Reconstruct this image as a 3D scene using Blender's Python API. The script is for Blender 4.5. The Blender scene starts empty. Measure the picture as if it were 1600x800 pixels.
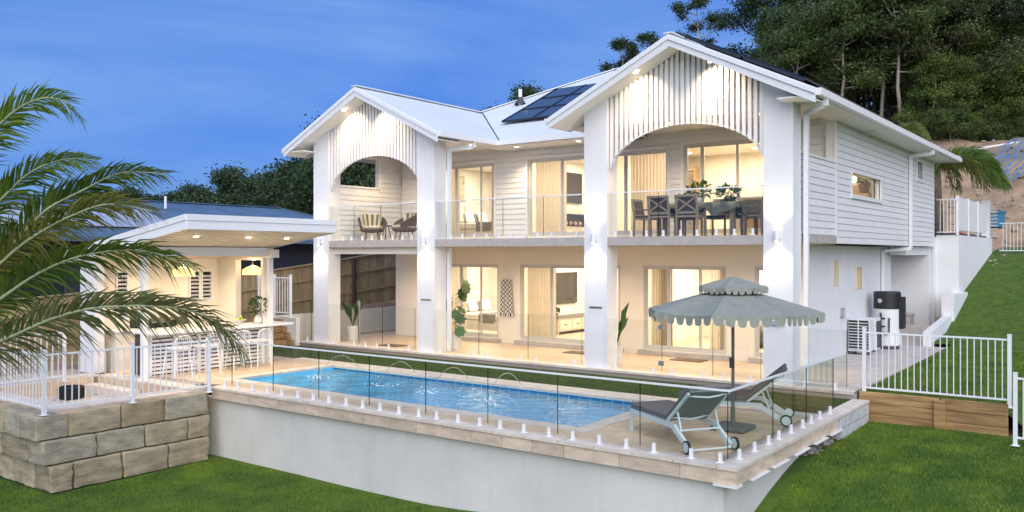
import bpy, bmesh, math, random
from mathutils import Vector, Matrix, noise
random.seed(7)
D = bpy.data; S = bpy.context.scene; COL = S.collection
R = math.radians
# ------------------------------------------------------------------ camera, sky, sun, exposure
CAM = Vector((0, -16.6, 2.55)); YAW = R(36.7)
cam = D.cameras.new('camera'); cam.lens = 36*1342/1600; cam.sensor_width = 36; cam.shift_y = -3/1600
cam.clip_end = 1500; cam.clip_start = .1
co = D.objects.new('camera', cam); co.location = CAM; co.rotation_euler = (R(90), 0, YAW); COL.objects.link(co); S.camera = co
S.view_settings.view_transform = 'Standard'; S.view_settings.look = 'None'; S.view_settings.exposure = 0; S.view_settings.gamma = 1
W = D.worlds.new('World'); S.world = W; W.use_nodes = True
SUN_EL, SUN_ROT = R(35), R(140)
def world():
    t = W.node_tree; n = t.nodes; l = t.links; n.clear()
    out = n.new('ShaderNodeOutputWorld'); bg = n.new('ShaderNodeBackground')
    sky = n.new('ShaderNodeTexSky'); sky.sky_type = 'NISHITA'; sky.sun_disc = False
    sky.sun_elevation = SUN_EL; sky.sun_rotation = SUN_ROT; sky.air_density = 1.4; sky.dust_density = .05; sky.ozone_density = 4.0; sky.altitude = 300
    tc = n.new('ShaderNodeTexCoord'); mp = n.new('ShaderNodeMapping'); mp.inputs['Scale'].default_value = (1.1, 1.1, 5.5)
    mp.inputs['Rotation'].default_value = (R(5), 0, R(20))
    ns = n.new('ShaderNodeTexNoise'); ns.inputs['Scale'].default_value = 1.5; ns.inputs['Detail'].default_value = 7; ns.inputs['Roughness'].default_value = .58; ns.inputs['Distortion'].default_value = .5
    cr = n.new('ShaderNodeValToRGB'); cr.color_ramp.elements[0].position = .36; cr.color_ramp.elements[1].position = .74
    cr.color_ramp.elements[1].color = (.85, .85, .85, 1)
    hs = n.new('ShaderNodeMix'); hs.data_type = 'RGBA'; hs.blend_type = 'MULTIPLY'; hs.inputs[0].default_value = 1
    hs.inputs[7].default_value = (.46, .76, 1.55, 1)
    h2 = n.new('ShaderNodeMix'); h2.data_type = 'RGBA'; h2.inputs[0].default_value = .7; h2.inputs[7].default_value = (1.1, 3.2, 10.3, 1)
    mx = n.new('ShaderNodeMix'); mx.data_type = 'RGBA'
    mx.inputs[7].default_value = (3.6, 6.5, 12.3, 1)
    l.new(tc.outputs['Generated'], mp.inputs[0]); l.new(mp.outputs[0], ns.inputs[0]); l.new(ns.outputs[0], cr.inputs[0])
    l.new(sky.outputs[0], hs.inputs[6]); l.new(hs.outputs[2], h2.inputs[6]); l.new(h2.outputs[2], mx.inputs[6]); l.new(cr.outputs[0], mx.inputs[0])
    l.new(mx.outputs[2], bg.inputs[0]); bg.inputs[1].default_value = .074; l.new(bg.outputs[0], out.inputs[0])
world()
sl = D.lights.new('sun', 'SUN'); sl.energy = 4.0; sl.angle = R(80); sl.color = (1, .94, .82)
so = D.objects.new('sun', sl); so.rotation_euler = (R(90-35), 0, R(40)); COL.objects.link(so)
S.cycles.max_bounces = 8; S.cycles.transparent_max_bounces = 24; S.cycles.diffuse_bounces = 3; S.cycles.glossy_bounces = 3
S.cycles.sample_clamp_indirect = 3; S.cycles.use_denoising = True; S.cycles.caustics_reflective = False

# ------------------------------------------------------------------ materials
MATS = {}
def nt(name):
    m = D.materials.new(name); m.use_nodes = True; t = m.node_tree; b = t.nodes['Principled BSDF']; MATS[name] = m
    return m, t, b
def mat(name, col, rough=.6, metal=0, var=.0, scale=6, bump=0, bscale=30, emis=None, es=0, spec=None, stretch=None, col2=None, obj=0, coat=0):
    """procedural surface: colour broken up by noise in object space, fine bump, per-object tint"""
    m, t, b = nt(name); n = t.nodes; l = t.links
    b.inputs['Base Color'].default_value = (*col, 1); b.inputs['Roughness'].default_value = rough; b.inputs['Metallic'].default_value = metal
    if spec is not None: b.inputs['Specular IOR Level'].default_value = spec
    if coat: b.inputs['Coat Weight'].default_value = coat
    g = n.new('ShaderNodeNewGeometry')
    mp = n.new('ShaderNodeMapping'); l.new(g.outputs['Position'], mp.inputs[0])
    if stretch: mp.inputs['Scale'].default_value = stretch
    c = None
    if var or col2:
        ns = n.new('ShaderNodeTexNoise'); ns.inputs['Scale'].default_value = scale; ns.inputs['Detail'].default_value = 5; ns.inputs['Roughness'].default_value = .62
        l.new(mp.outputs[0], ns.inputs[0])
        mx = n.new('ShaderNodeMix'); mx.data_type = 'RGBA'
        c2 = col2 or tuple(x*(1-var) for x in col); c1 = col if col2 else tuple(min(1, x*(1+var*.5)) for x in col)
        mx.inputs[6].default_value = (*c1, 1); mx.inputs[7].default_value = (*c2, 1)
        cr = n.new('ShaderNodeMapRange'); cr.inputs[1].default_value = .34; cr.inputs[2].default_value = .66
        l.new(ns.outputs[0], cr.inputs[0]); l.new(cr.outputs[0], mx.inputs[0]); c = mx.outputs[2]
    if obj:
        oi = n.new('ShaderNodeObjectInfo'); mr = n.new('ShaderNodeMapRange'); mr.inputs[3].default_value = 1-obj; mr.inputs[4].default_value = 1+obj
        l.new(oi.outputs['Random'], mr.inputs[0]); vm = n.new('ShaderNodeVectorMath'); vm.operation = 'SCALE'
        if c: l.new(c, vm.inputs[0])
        else: vm.inputs[0].default_value = col
        l.new(mr.outputs[0], vm.inputs['Scale']); c = vm.outputs[0]
    if c: l.new(c, b.inputs['Base Color'])
    if bump:
        n2 = n.new('ShaderNodeTexNoise'); n2.inputs['Scale'].default_value = bscale; n2.inputs['Detail'].default_value = 4; l.new(mp.outputs[0], n2.inputs[0])
        bp = n.new('ShaderNodeBump'); bp.inputs['Strength'].default_value = bump; bp.inputs['Distance'].default_value = .01
        l.new(n2.outputs[0], bp.inputs['Height']); l.new(bp.outputs[0], b.inputs['Normal'])
    if emis:
        b.inputs['Emission Color'].default_value = (*emis, 1); b.inputs['Emission Strength'].default_value = es
    return m
def glassmat(name, tint, refl=1.0, rough=0.0):
    m = D.materials.new(name); m.use_nodes = True; t = m.node_tree; n = t.nodes; l = t.links; n.clear()
    o = n.new('ShaderNodeOutputMaterial'); tr = n.new('ShaderNodeBsdfTransparent'); tr.inputs[0].default_value = (*tint, 1)
    gl = n.new('ShaderNodeBsdfGlossy'); gl.inputs['Roughness'].default_value = rough
    g = n.new('ShaderNodeNewGeometry'); dt = n.new('ShaderNodeVectorMath'); dt.operation = 'DOT_PRODUCT'; l.new(g.outputs['Normal'], dt.inputs[0]); l.new(g.outputs['Incoming'], dt.inputs[1])
    def M(op, a, c):
        q = n.new('ShaderNodeMath'); q.operation = op
        for i, x in enumerate((a, c)):
            if x is None: continue
            if isinstance(x, (int, float)): q.inputs[i].default_value = x
            else: l.new(x, q.inputs[i])
        return q.outputs[0]
    f = M('POWER', M('SUBTRACT', 1, M('ABSOLUTE', dt.outputs['Value'], None)), 5); f = M('ADD', M('MULTIPLY', f, .95), .04)
    ml = n.new('ShaderNodeMath'); ml.operation = 'MULTIPLY'; ml.inputs[1].default_value = refl; ml.use_clamp = True; l.new(f, ml.inputs[0])
    mx = n.new('ShaderNodeMixShader'); l.new(ml.outputs[0], mx.inputs[0]); l.new(tr.outputs[0], mx.inputs[1]); l.new(gl.outputs[0], mx.inputs[2]); l.new(mx.outputs[0], o.inputs[0])
    MATS[name] = m; return m
def leafmat(name, col, col2, tr=.25, scale=.6):
    m, t, b = nt(name); n = t.nodes; l = t.links
    g = n.new('ShaderNodeNewGeometry'); ns = n.new('ShaderNodeTexNoise'); ns.inputs['Scale'].default_value = scale; ns.inputs['Detail'].default_value = 3
    l.new(g.outputs['Position'], ns.inputs[0]); mx = n.new('ShaderNodeMix'); mx.data_type = 'RGBA'
    ad = n.new('ShaderNodeMath'); ad.operation = 'ADD'; mr = n.new('ShaderNodeMapRange'); mr.inputs[1].default_value = .3; mr.inputs[2].default_value = .75
    mm = n.new('ShaderNodeMath'); mm.operation = 'MULTIPLY'; mm.inputs[1].default_value = .45; l.new(g.outputs['Random Per Island'], mm.inputs[0])
    l.new(ns.outputs[0], mr.inputs[0]); l.new(mr.outputs[0], ad.inputs[0]); l.new(mm.outputs[0], ad.inputs[1]); l.new(ad.outputs[0], mx.inputs[0])
    mx.inputs[6].default_value = (*col, 1); mx.inputs[7].default_value = (*col2, 1)
    oi = n.new('ShaderNodeObjectInfo'); m2 = n.new('ShaderNodeMapRange'); m2.inputs[3].default_value = .7; m2.inputs[4].default_value = 1.3; l.new(oi.outputs['Random'], m2.inputs[0])
    vm = n.new('ShaderNodeVectorMath'); vm.operation = 'SCALE'; l.new(mx.outputs[2], vm.inputs[0]); l.new(m2.outputs[0], vm.inputs['Scale'])
    l.new(vm.outputs[0], b.inputs['Base Color']); b.inputs['Roughness'].default_value = .55
    td = n.new('ShaderNodeBsdfTranslucent'); l.new(vm.outputs[0], td.inputs[0]); ms = n.new('ShaderNodeMixShader'); ms.inputs[0].default_value = tr
    o = n['Material Output']; l.new(b.outputs[0], ms.inputs[1]); l.new(td.outputs[0], ms.inputs[2]); l.new(ms.outputs[0], o.inputs[0])
    return m
WHITE = mat('white_render', (.78, .78, .79), .75, var=.05, scale=1.3, bump=.25, bscale=60)
mat('white_wall_lower', (.67, .65, .61), .85, var=.10, scale=.8, bump=.3, bscale=40)
mat('weatherboard', (.77, .77, .78), .5, var=.04, scale=2, obj=.03)
mat('white_metal', (.8, .81, .83), .35)
mat('cream_wall', (.80, .75, .66), .8, var=.04, scale=1, bump=.15)
mat('soffit', (.80, .78, .74), .7, var=.03, scale=2)
mat('ceiling_board', (.80, .67, .50), .6, var=.1, scale=3, obj=.05)
mat('frame_alu', (.62, .60, .57), .4, metal=.2)
mat('frame_dark', (.05, .05, .05), .4)
mat('slab_render', (.46, .42, .39), .85, var=.12, scale=5, bump=.4, bscale=90)
mat('travertine', (.66, .53, .41), .5, var=.22, scale=4, bump=.25, bscale=40, obj=.09, stretch=(1, 1, 3))
mat('coping_top', (.70, .62, .54), .5, var=.16, scale=4, bump=.2, bscale=40, obj=.06)
mat('patio_tile', (.66, .50, .345), .42, var=.14, scale=3.5, bump=.12, bscale=50, obj=.05)
mat('side_paver', (.55, .50, .46), .6, var=.14, scale=3.5, bump=.2, bscale=50, obj=.06)
mat('grout', (.36, .31, .26), .9)
mat('sandstone', (.50, .42, .28), .85, col2=(.28, .235, .155), scale=2.2, bump=1.6, bscale=16, obj=.16, stretch=(1, 1, 4))
mat('timber_sleeper', (.46, .29, .12), .7, col2=(.22, .12, .045), scale=2.2, bump=.6, bscale=25, obj=.12, stretch=(.6, .6, 7))
mat('paling', (.46, .35, .19), .75, col2=(.30, .225, .13), scale=3, bump=.5, bscale=25, obj=.16, stretch=(5, 5, .5))
mat('fence_dark', (.07, .05, .035), .8, var=.3)
mat('concrete_block', (.52, .53, .54), .9, var=.2, scale=7, bump=.6, bscale=50, obj=.06)
mat('rubble', (.30, .28, .25), .95, var=.5, scale=9, bump=1, bscale=30)
mat('roof_light', (.74, .77, .80), .4, metal=.0, var=.05, scale=.7)
mat('roof_dark', (.085, .145, .23), .5, var=.2, scale=1.2)
mat('navy_wall', (.025, .032, .05), .6, var=.2, scale=1)
mat('window_dark', (.02, .03, .035), .12)
mat('solar', (.012, .022, .05), .16, var=.3, scale=4)
mat('solar_sky_reflect', (.40, .43, .52), .12, spec=.9)  # bright sky reflection on the neighbour's panels put into the base colour
mat('solar_edge', (.04, .045, .05), .4, metal=.5)
mat('black_plastic', (.015, .016, .018), .45, var=.2)
mat('tank_white', (.72, .74, .76), .35)
mat('dark_grey', (.06, .065, .07), .6)
mat('base_grey', (.13, .15, .155), .7, var=.25, scale=9)
mat('sage_fabric', (.275, .295, .25), .9, var=.12, scale=9, bump=.5, bscale=300)
mat('umbrella_trim', (.40, .41, .36), .9)
mat('grey_cushion', (.19, .175, .17), .95, var=.2, scale=30, bump=.6, bscale=400)
mat('sling', (.17, .20, .21), .85, var=.15, scale=40, bump=.5, bscale=500)
mat('lounger_frame', (.62, .72, .73), .35)
mat('umbrella_pole', (.16, .17, .145), .4, metal=.3)
mat('chrome', (.6, .62, .64), .25, metal=.9)
mat('rattan', (.16, .105, .06), .7, var=.3, scale=20, bump=.6, bscale=120)
mat('stripe_cream', (.62, .55, .40), .9, bump=.3, bscale=200)
mat('stripe_olive', (.17, .15, .085), .9, bump=.3, bscale=200)
mat('grey_wood', (.25, .20, .145), .6, var=.25, scale=8, stretch=(1, 1, .3))
mat('charcoal_fabric', (.065, .052, .04), .9, bump=.4, bscale=200)
mat('table_cloth', (.12, .125, .095), .9, var=.15, scale=12, bump=.4, bscale=200)
mat('curtain', (.60, .53, .43), .9, var=.08, scale=3)
mat('curtain_brown', (.23, .18, .12), .9, var=.1, scale=3)
mat('int_floor', (.55, .44, .32), .5, var=.12, scale=3)
mat('glow_blind', (.7, .55, .45), .9, emis=(1, .70, .48), es=.75)  # blind emits by itself, standing in for room light behind it
mat('linen', (.62, .58, .52), .95, var=.1, scale=8, bump=.5, bscale=40)
mat('throw_grey', (.20, .185, .17), .95, var=.2, scale=20, bump=.8, bscale=60)
mat('tv_screen', (.035, .028, .022), .15)
mat('sideboard', (.70, .62, .50), .5)
mat('picture', (.62, .55, .38), .7, col2=(.25, .27, .2), scale=7)
mat('timber_frame', (.35, .24, .13), .6)
mat('mat_brown', (.20, .13, .08), .95, var=.3, scale=40)
mat('black_fabric', (.02, .02, .022), .9)
mat('white_fabric', (.75, .73, .70), .9)
mat('pot_white', (.72, .70, .67), .6, var=.06)
mat('soil', (.06, .045, .03), .95)
mat('terracotta', (.26, .12, .07), .85)
mat('pebble', (.62, .57, .54), .8, obj=.1)
mat('dirt', (.46, .31, .18), .95, col2=(.22, .155, .105), scale=.9, bump=1, bscale=3)
mat('rock', (.38, .31, .24), .9, var=.4, scale=2, bump=1, bscale=6)
mat('blue_steel', (.09, .23, .45), .5)
mat('blue_box', (.03, .20, .33), .5)
mat('red_tarp', (.38, .06, .06), .7)
mat('grey_tarp', (.17, .17, .175), .8, var=.3, scale=2)
mat('turf', (.090, .150, .010), .95, col2=(.036, .078, .006), scale=5, bump=1, bscale=150)
mat('turf_dark', (.050, .085, .010), .95, col2=(.030, .055, .006), scale=5, bump=1, bscale=150)
mat('grass_blade_dark', (.065, .11, .012), .8, col2=(.035, .065, .007), scale=3)
mat('lawn', (.105, .175, .010), .95, col2=(.036, .088, .006), scale=1.1, bump=1, bscale=120)
mat('grass_blade', (.16, .245, .015), .7, col2=(.038, .098, .006), scale=1.5, obj=.1)
mat('bark', (.22, .19, .16), .9, var=.45, scale=3, bump=.6, bscale=12, stretch=(3, 3, .5))
mat('bark_pale', (.38, .34, .30), .9, var=.35, scale=2, bump=.5, bscale=12, stretch=(3, 3, .5))
mat('palm_bark', (.16, .12, .08), .95, var=.5, scale=6, bump=1, bscale=12)
mat('pool_tile', (.14, .68, .97), .35, col2=(.06, .45, .80), scale=6, obj=.05)
mat('pool_tile_dark', (.01, .09, .24), .35, col2=(.03, .16, .36), scale=6, obj=.12)
mat('foam', (.85, .9, .93), .4)
mat('lamp_cane', (.70, .50, .25), .7, bump=.8, bscale=90, emis=(1, .62, .25), es=1.6)
mat('bulb', (1, .9, .7), .4, emis=(1, .80, .52), es=14)
mat('bulb_soft', (1, .9, .7), .4, emis=(1, .78, .5), es=5)
mat('fruit', (.35, .42, .08), .4, obj=.3)
mat('purple_sign', (.18, .02, .16), .5, emis=(.5, .03, .42), es=.35)
mat('pink_mark', (.7, .3, .65), .5, emis=(.9, .4, .85), es=.6)
mat('sign_dark', (.06, .06, .06), .5); mat('sign_gold', (.36, .27, .19), .4, metal=.3)
mat('blue_grey', (.30, .34, .42), .5)
glassmat('fence_glass', (.965, .98, .97), .85); glassmat('glass_edge', (.10, .25, .21), .9)
glassmat('pane', (.96, .96, .94), .9)
for nm, c in (('curtain', (.74, .66, .54)), ('curtain_brown', (.40, .32, .22))):
    m = MATS[nm]; t = m.node_tree; td = t.nodes.new('ShaderNodeBsdfTranslucent'); td.inputs[0].default_value = (*c, 1); ms = t.nodes.new('ShaderNodeMixShader'); ms.inputs[0].default_value = .6
    t.links.new(t.nodes['Principled BSDF'].outputs[0], ms.inputs[1]); t.links.new(td.outputs[0], ms.inputs[2]); t.links.new(ms.outputs[0], t.nodes['Material Output'].inputs[0])
LEAF = leafmat('leaf_forest', (.022, .050, .012), (.085, .125, .026))
leafmat('leaf_forest_blue', (.015, .037, .015), (.046, .084, .027)); leafmat('leaf_light', (.045, .085, .014), (.12, .17, .025))
leafmat('leaf_brownish', (.028, .040, .015), (.080, .098, .030))
leafmat('frond_green', (.042, .098, .012), (.13, .20, .025), .3, 1.5); leafmat('frond_old', (.07, .115, .015), (.18, .165, .03), .3, 2.5); leafmat('frond_grey', (.055, .09, .022), (.15, .155, .06), .25, 2)
mat('rachis', (.34, .38, .22), .5)
leafmat('plant_leaf', (.02, .055, .018), (.05, .12, .03), .2, 5)
def stains(name, amount, zt, zb):
    # damp streaks running down from the top edge and soil splash at the foot of a rendered wall
    m = MATS[name]; t = m.node_tree; n = t.nodes; l = t.links; b = n['Principled BSDF']; src = b.inputs['Base Color'].links[0].from_socket if b.inputs['Base Color'].links else None
    g = n.new('ShaderNodeNewGeometry'); mp = n.new('ShaderNodeMapping'); mp.inputs['Scale'].default_value = (3.2, 3.2, .22); l.new(g.outputs['Position'], mp.inputs[0])
    ns = n.new('ShaderNodeTexNoise'); ns.inputs['Scale'].default_value = 1.6; ns.inputs['Detail'].default_value = 6; ns.inputs['Roughness'].default_value = .7; l.new(mp.outputs[0], ns.inputs[0])
    mr = n.new('ShaderNodeMapRange'); mr.inputs[1].default_value = .52; mr.inputs[2].default_value = .8; mr.inputs[4].default_value = amount; l.new(ns.outputs[0], mr.inputs[0])
    mx = n.new('ShaderNodeMix'); mx.data_type = 'RGBA'; mx.inputs[7].default_value = (.36, .34, .30, 1)
    if src: l.new(src, mx.inputs[6])
    else: mx.inputs[6].default_value = b.inputs['Base Color'].default_value
    l.new(mr.outputs[0], mx.inputs[0]); l.new(mx.outputs[2], b.inputs['Base Color'])
stains('white_wall_lower', .17, 0, 0); stains('white_render', .09, 0, 0); stains('concrete_block', .4, 0, 0)
def water():
    m = D.materials.new('pool_water'); m.use_nodes = True; t = m.node_tree; n = t.nodes; l = t.links; n.clear()
    o = n.new('ShaderNodeOutputMaterial'); g = n.new('ShaderNodeNewGeometry')
    tp = n.new('ShaderNodeBsdfTransparent'); tp.inputs[0].default_value = (.70, .96, 1, 1)
    gl = n.new('ShaderNodeBsdfGlossy'); gl.inputs['Roughness'].default_value = .03
    df = n.new('ShaderNodeBsdfDiffuse'); df.inputs[0].default_value = (.14, .60, .92, 1)
    n1 = n.new('ShaderNodeTexNoise'); n1.inputs['Scale'].default_value = 4.2; n1.inputs['Detail'].default_value = 4; n1.inputs['Distortion'].default_value = 1.2
    l.new(g.outputs['Position'], n1.inputs[0]); bp = n.new('ShaderNodeBump'); bp.inputs['Strength'].default_value = .6; bp.inputs['Distance'].default_value = .07
    l.new(n1.outputs[0], bp.inputs['Height'])
    for s in (gl, df): l.new(bp.outputs[0], s.inputs['Normal'])
    fr = n.new('ShaderNodeFresnel'); fr.inputs[0].default_value = 1.14; l.new(bp.outputs[0], fr.inputs['Normal'])
    a = n.new('ShaderNodeMixShader'); a.inputs[0].default_value = .40; l.new(tp.outputs[0], a.inputs[1]); l.new(df.outputs[0], a.inputs[2])
    fm = n.new('ShaderNodeMath'); fm.operation = 'MULTIPLY'; fm.inputs[1].default_value = .42; l.new(fr.outputs[0], fm.inputs[0])
    b = n.new('ShaderNodeMixShader'); l.new(fm.outputs[0], b.inputs[0]); l.new(a.outputs[0], b.inputs[1]); l.new(gl.outputs[0], b.inputs[2])
    n3 = n.new('ShaderNodeTexNoise'); n3.inputs['Scale'].default_value = 1.1; n3.inputs['Detail'].default_value = 8; n3.inputs['Roughness'].default_value = .75; n3.inputs['Distortion'].default_value = 2.2
    l.new(g.outputs['Position'], n3.inputs[0]); c3 = n.new('ShaderNodeMapRange'); c3.inputs[1].default_value = .63; c3.inputs[2].default_value = .80; c3.inputs[4].default_value = .5; l.new(n3.outputs[0], c3.inputs[0])
    fo = n.new('ShaderNodeBsdfDiffuse'); fo.inputs[0].default_value = (.75, .88, .95, 1)
    e = n.new('ShaderNodeMixShader'); l.new(c3.outputs[0], e.inputs[0]); l.new(b.outputs[0], e.inputs[1]); l.new(fo.outputs[0], e.inputs[2])
    l.new(e.outputs[0], o.inputs[0]); MATS['pool_water'] = m
water()
mat('sandstone_tan', (.38, .30, .18), .85, col2=(.24, .19, .12), scale=2.5, bump=1.2, bscale=16, stretch=(1, 1, 3))
mat('sandstone_grey', (.46, .41, .30), .85, col2=(.26, .24, .18), scale=3, bump=1.2, bscale=16, stretch=(1, 1, 2.5))
glassmat('jet_water', (.93, .96, 1), 7, .25)
def roofmat(name, base, rx):
    """fine corrugation of sheet steel as bump"""
    m = MATS[base].copy(); m.name = name; t = m.node_tree; n = t.nodes; l = t.links
    g = n.new('ShaderNodeNewGeometry'); w = n.new('ShaderNodeTexWave'); w.bands_direction = rx; w.inputs['Scale'].default_value = 2.6
    l.new(g.outputs['Position'], w.inputs[0]); bp = n.new('ShaderNodeBump'); bp.inputs['Strength'].default_value = .5; bp.inputs['Distance'].default_value = .012
    l.new(w.outputs[0], bp.inputs['Height']); l.new(bp.outputs[0], n['Principled BSDF'].inputs['Normal']); MATS[name] = m
roofmat('roof_x', 'roof_light', 'X'); roofmat('roof_y', 'roof_light', 'Y'); roofmat('roofd_y', 'roof_dark', 'Y'); roofmat('roofd_x', 'roof_dark', 'X')

# ------------------------------------------------------------------ mesh helpers
ORG = {}
class MB:
    def __init__(s): s.v = []; s.f = []; s.m = []
    def face(s, pts, mi=0):
        b = len(s.v); s.v += [tuple(p) for p in pts]; s.f.append(tuple(range(b, b+len(pts)))); s.m.append(mi)
    def box(s, x0, x1, y0, y1, z0, z1, mi=0):
        b = len(s.v); s.v += [(x, y, z) for x in (x0, x1) for y in (y0, y1) for z in (z0, z1)]
        for f in ((0, 1, 3, 2), (4, 6, 7, 5), (0, 4, 5, 1), (2, 3, 7, 6), (0, 2, 6, 4), (1, 5, 7, 3)): s.f.append(tuple(b+i for i in f)); s.m.append(mi)
    def bar(s, a, b, w, h, mi=0, up=(0, 0, 1)):
        a = Vector(a); b = Vector(b); d = (b-a).normalized(); u = Vector(up)
        if abs(d.dot(u)) > .97: u = Vector((0, 1, 0))
        r = d.cross(u).normalized()*w/2; u = r.cross(d).normalized()*h/2; k = len(s.v)
        for p in (a, b): s.v += [tuple(p+r+u), tuple(p-r+u), tuple(p-r-u), tuple(p+r-u)]
        for f in ((3, 2, 1, 0), (4, 5, 6, 7), (0, 1, 5, 4), (1, 2, 6, 5), (2, 3, 7, 6), (3, 0, 4, 7)): s.f.append(tuple(k+i for i in f)); s.m.append(mi)
    def tube(s, pts, r, n=8, mi=0, cap=True):
        P = [Vector(p) for p in pts]; rr = r if isinstance(r, (list, tuple)) else [r]*len(P); k = len(s.v); pr = None
        for i, p in enumerate(P):
            d = (P[min(i+1, len(P)-1)]-P[max(i-1, 0)]).normalized()
            if pr is None: u = Vector((0, 0, 1)) if abs(d.z) < .9 else Vector((1, 0, 0)); a = d.cross(u).normalized()
            else: a = (pr-d*pr.dot(d)).normalized()
            pr = a; b = d.cross(a)
            for j in range(n):
                t = 2*math.pi*j/n; s.v.append(tuple(p+(a*math.cos(t)+b*math.sin(t))*rr[i]))
        for i in range(len(P)-1):
            for j in range(n):
                s.f.append((k+i*n+j, k+i*n+(j+1) % n, k+(i+1)*n+(j+1) % n, k+(i+1)*n+j)); s.m.append(mi)
        if cap:
            s.f.append(tuple(k+j for j in range(n-1, -1, -1))); s.m.append(mi)
            s.f.append(tuple(k+(len(P)-1)*n+j for j in range(n))); s.m.append(mi)
    def lathe(s, prof, c=(0, 0, 0), n=20, mi=0):
        k = len(s.v)
        for (r, z) in prof:
            for j in range(n):
                t = 2*math.pi*j/n; s.v.append((c[0]+r*math.cos(t), c[1]+r*math.sin(t), c[2]+z))
        for i in range(len(prof)-1):
            for j in range(n): s.f.append((k+i*n+j, k+i*n+(j+1) % n, k+(i+1)*n+(j+1) % n, k+(i+1)*n+j)); s.m.append(mi)
    def prism(s, poly, axis, a0, a1, mi=0):
        """poly in the two other axes, extruded along axis"""
        def P(p, a): q = list(p); q.insert(axis, a); return tuple(q)
        k = len(s.v); n = len(poly); s.v += [P(p, a0) for p in poly]+[P(p, a1) for p in poly]
        s.f.append(tuple(k+i for i in range(n))); s.m.append(mi); s.f.append(tuple(k+n+i for i in range(n-1, -1, -1))); s.m.append(mi)
        for i in range(n): s.f.append((k+i, k+n+i, k+n+(i+1) % n, k+(i+1) % n)); s.m.append(mi)
    def slab(s, pts, th, mi=0):
        """sheet with thickness downwards"""
        n = len(pts); k = len(s.v); s.v += [tuple(p) for p in pts]+[(p[0], p[1], p[2]-th) for p in pts]
        s.f.append(tuple(k+i for i in range(n))); s.m.append(mi); s.f.append(tuple(k+n+i for i in range(n-1, -1, -1))); s.m.append(mi)
        for i in range(n): s.f.append((k+i, k+n+i, k+n+(i+1) % n, k+(i+1) % n)); s.m.append(mi)
    def sphere(s, c, r, n=10, m=7, mi=0, sq=(1, 1, 1)):
        prof = [(math.sin(math.pi*i/m), -math.cos(math.pi*i/m)) for i in range(m+1)]; k = len(s.v)
        s.lathe([(max(p[0], .001), p[1]) for p in prof], (0, 0, 0), n, mi)
        for i in range(k, len(s.v)): v = s.v[i]; s.v[i] = (c[0]+v[0]*r*sq[0], c[1]+v[1]*r*sq[1], c[2]+v[2]*r*sq[2])
    def mesh(s, name, mats, origin=(0, 0, 0), smooth=False, bevel=0, recalc=True):
        me = D.meshes.new(name); o = Vector(origin)
        me.from_pydata([(a-o.x, b-o.y, c-o.z) for a, b, c in s.v], [], s.f)
        for m in (mats if isinstance(mats, (list, tuple)) else [mats]): me.materials.append(MATS[m])
        me.polygons.foreach_set('material_index', s.m)
        if recalc or bevel:
            bm = bmesh.new(); bm.from_mesh(me)
            if recalc: bmesh.ops.recalc_face_normals(bm, faces=bm.faces)
            if bevel: bmesh.ops.bevel(bm, geom=bm.edges[:], offset=bevel, segments=1, affect='EDGES')
            bm.to_mesh(me); bm.free()
        if smooth: me.polygons.foreach_set('use_smooth', [True]*len(me.polygons))
        me.update(); return me
    def build(s, name, mats, parent=None, origin=None, **k):
        if origin is None:
            origin = ORG[parent.name] if parent else Vector((0, 0, 0))
        o = link(name, s.mesh(name, mats, origin, **k), parent, origin); return o
def link(name, me, parent, origin):
    o = D.objects.new(name, me); COL.objects.link(o); origin = Vector(origin)
    if parent: o.parent = parent; o.location = origin-ORG[parent.name]
    else: o.location = origin
    ORG[o.name] = origin; return o
def tag(o, label=None, cat=None, group=None, kind=None):
    if label: o['label'] = label
    if cat: o['category'] = cat
    if group: o['group'] = group
    if kind: o['kind'] = kind
    return o
def thing(name, loc, label, cat, group=None):
    o = D.objects.new(name, None); COL.objects.link(o); o.location = loc; o.empty_display_size = .2; ORG[o.name] = Vector(loc)
    return tag(o, label, cat, group)
BC = {}
def box(name, x0, x1, y0, y1, z0, z1, m, parent, bevel=0, kind=None, label=None):
    d = (round(x1-x0, 4), round(y1-y0, 4), round(z1-z0, 4), m, bevel)
    if d not in BC:
        b = MB(); b.box(-d[0]/2, d[0]/2, -d[1]/2, d[1]/2, -d[2]/2, d[2]/2); BC[d] = b.mesh(name, m, bevel=bevel, recalc=True)
    o = link(name, BC[d], parent, ((x0+x1)/2, (y0+y1)/2, (z0+z1)/2))
    if kind: o['kind'] = kind
    if label: o['label'] = label
    return o
def kids(o): return [c for c in D.objects if c.parent == o] if not hasattr(o, 'children') else list(o.children)
def copytree(o, parent=None):
    c = o.copy(); COL.objects.link(c)
    if parent: c.parent = parent
    for ch in list(o.children): copytree(ch, c)
    return c
def place(o, loc, rz, label=None, group=None):
    o.location = loc; o.rotation_euler = (0, 0, rz)
    if label: o['label'] = label
    if group: o['group'] = group
    return o
def area(name, loc, sx, sy, e, col=(1, .78, .5), rot=(0, 0, 0), spread=180):
    l = D.lights.new(name, 'AREA'); l.shape = 'RECTANGLE'; l.size = sx; l.size_y = sy; l.energy = e; l.color = col; l.spread = R(spread)
    o = D.objects.new(name, l); o.location = loc; o.rotation_euler = rot; COL.objects.link(o); return o
def spot(name, loc, e, ang, blend=.6, rot=(0, 0, 0), col=(1, .74, .44), size=.03):
    l = D.lights.new(name, 'SPOT'); l.energy = e; l.spot_size = R(ang); l.spot_blend = blend; l.color = col; l.shadow_soft_size = size
    o = D.objects.new(name, l); o.location = loc; o.rotation_euler = rot; COL.objects.link(o); return o
def sst(x, a, b):
    t = max(0, min(1, (x-a)/(b-a))); return t*t*(3-2*t)
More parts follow.
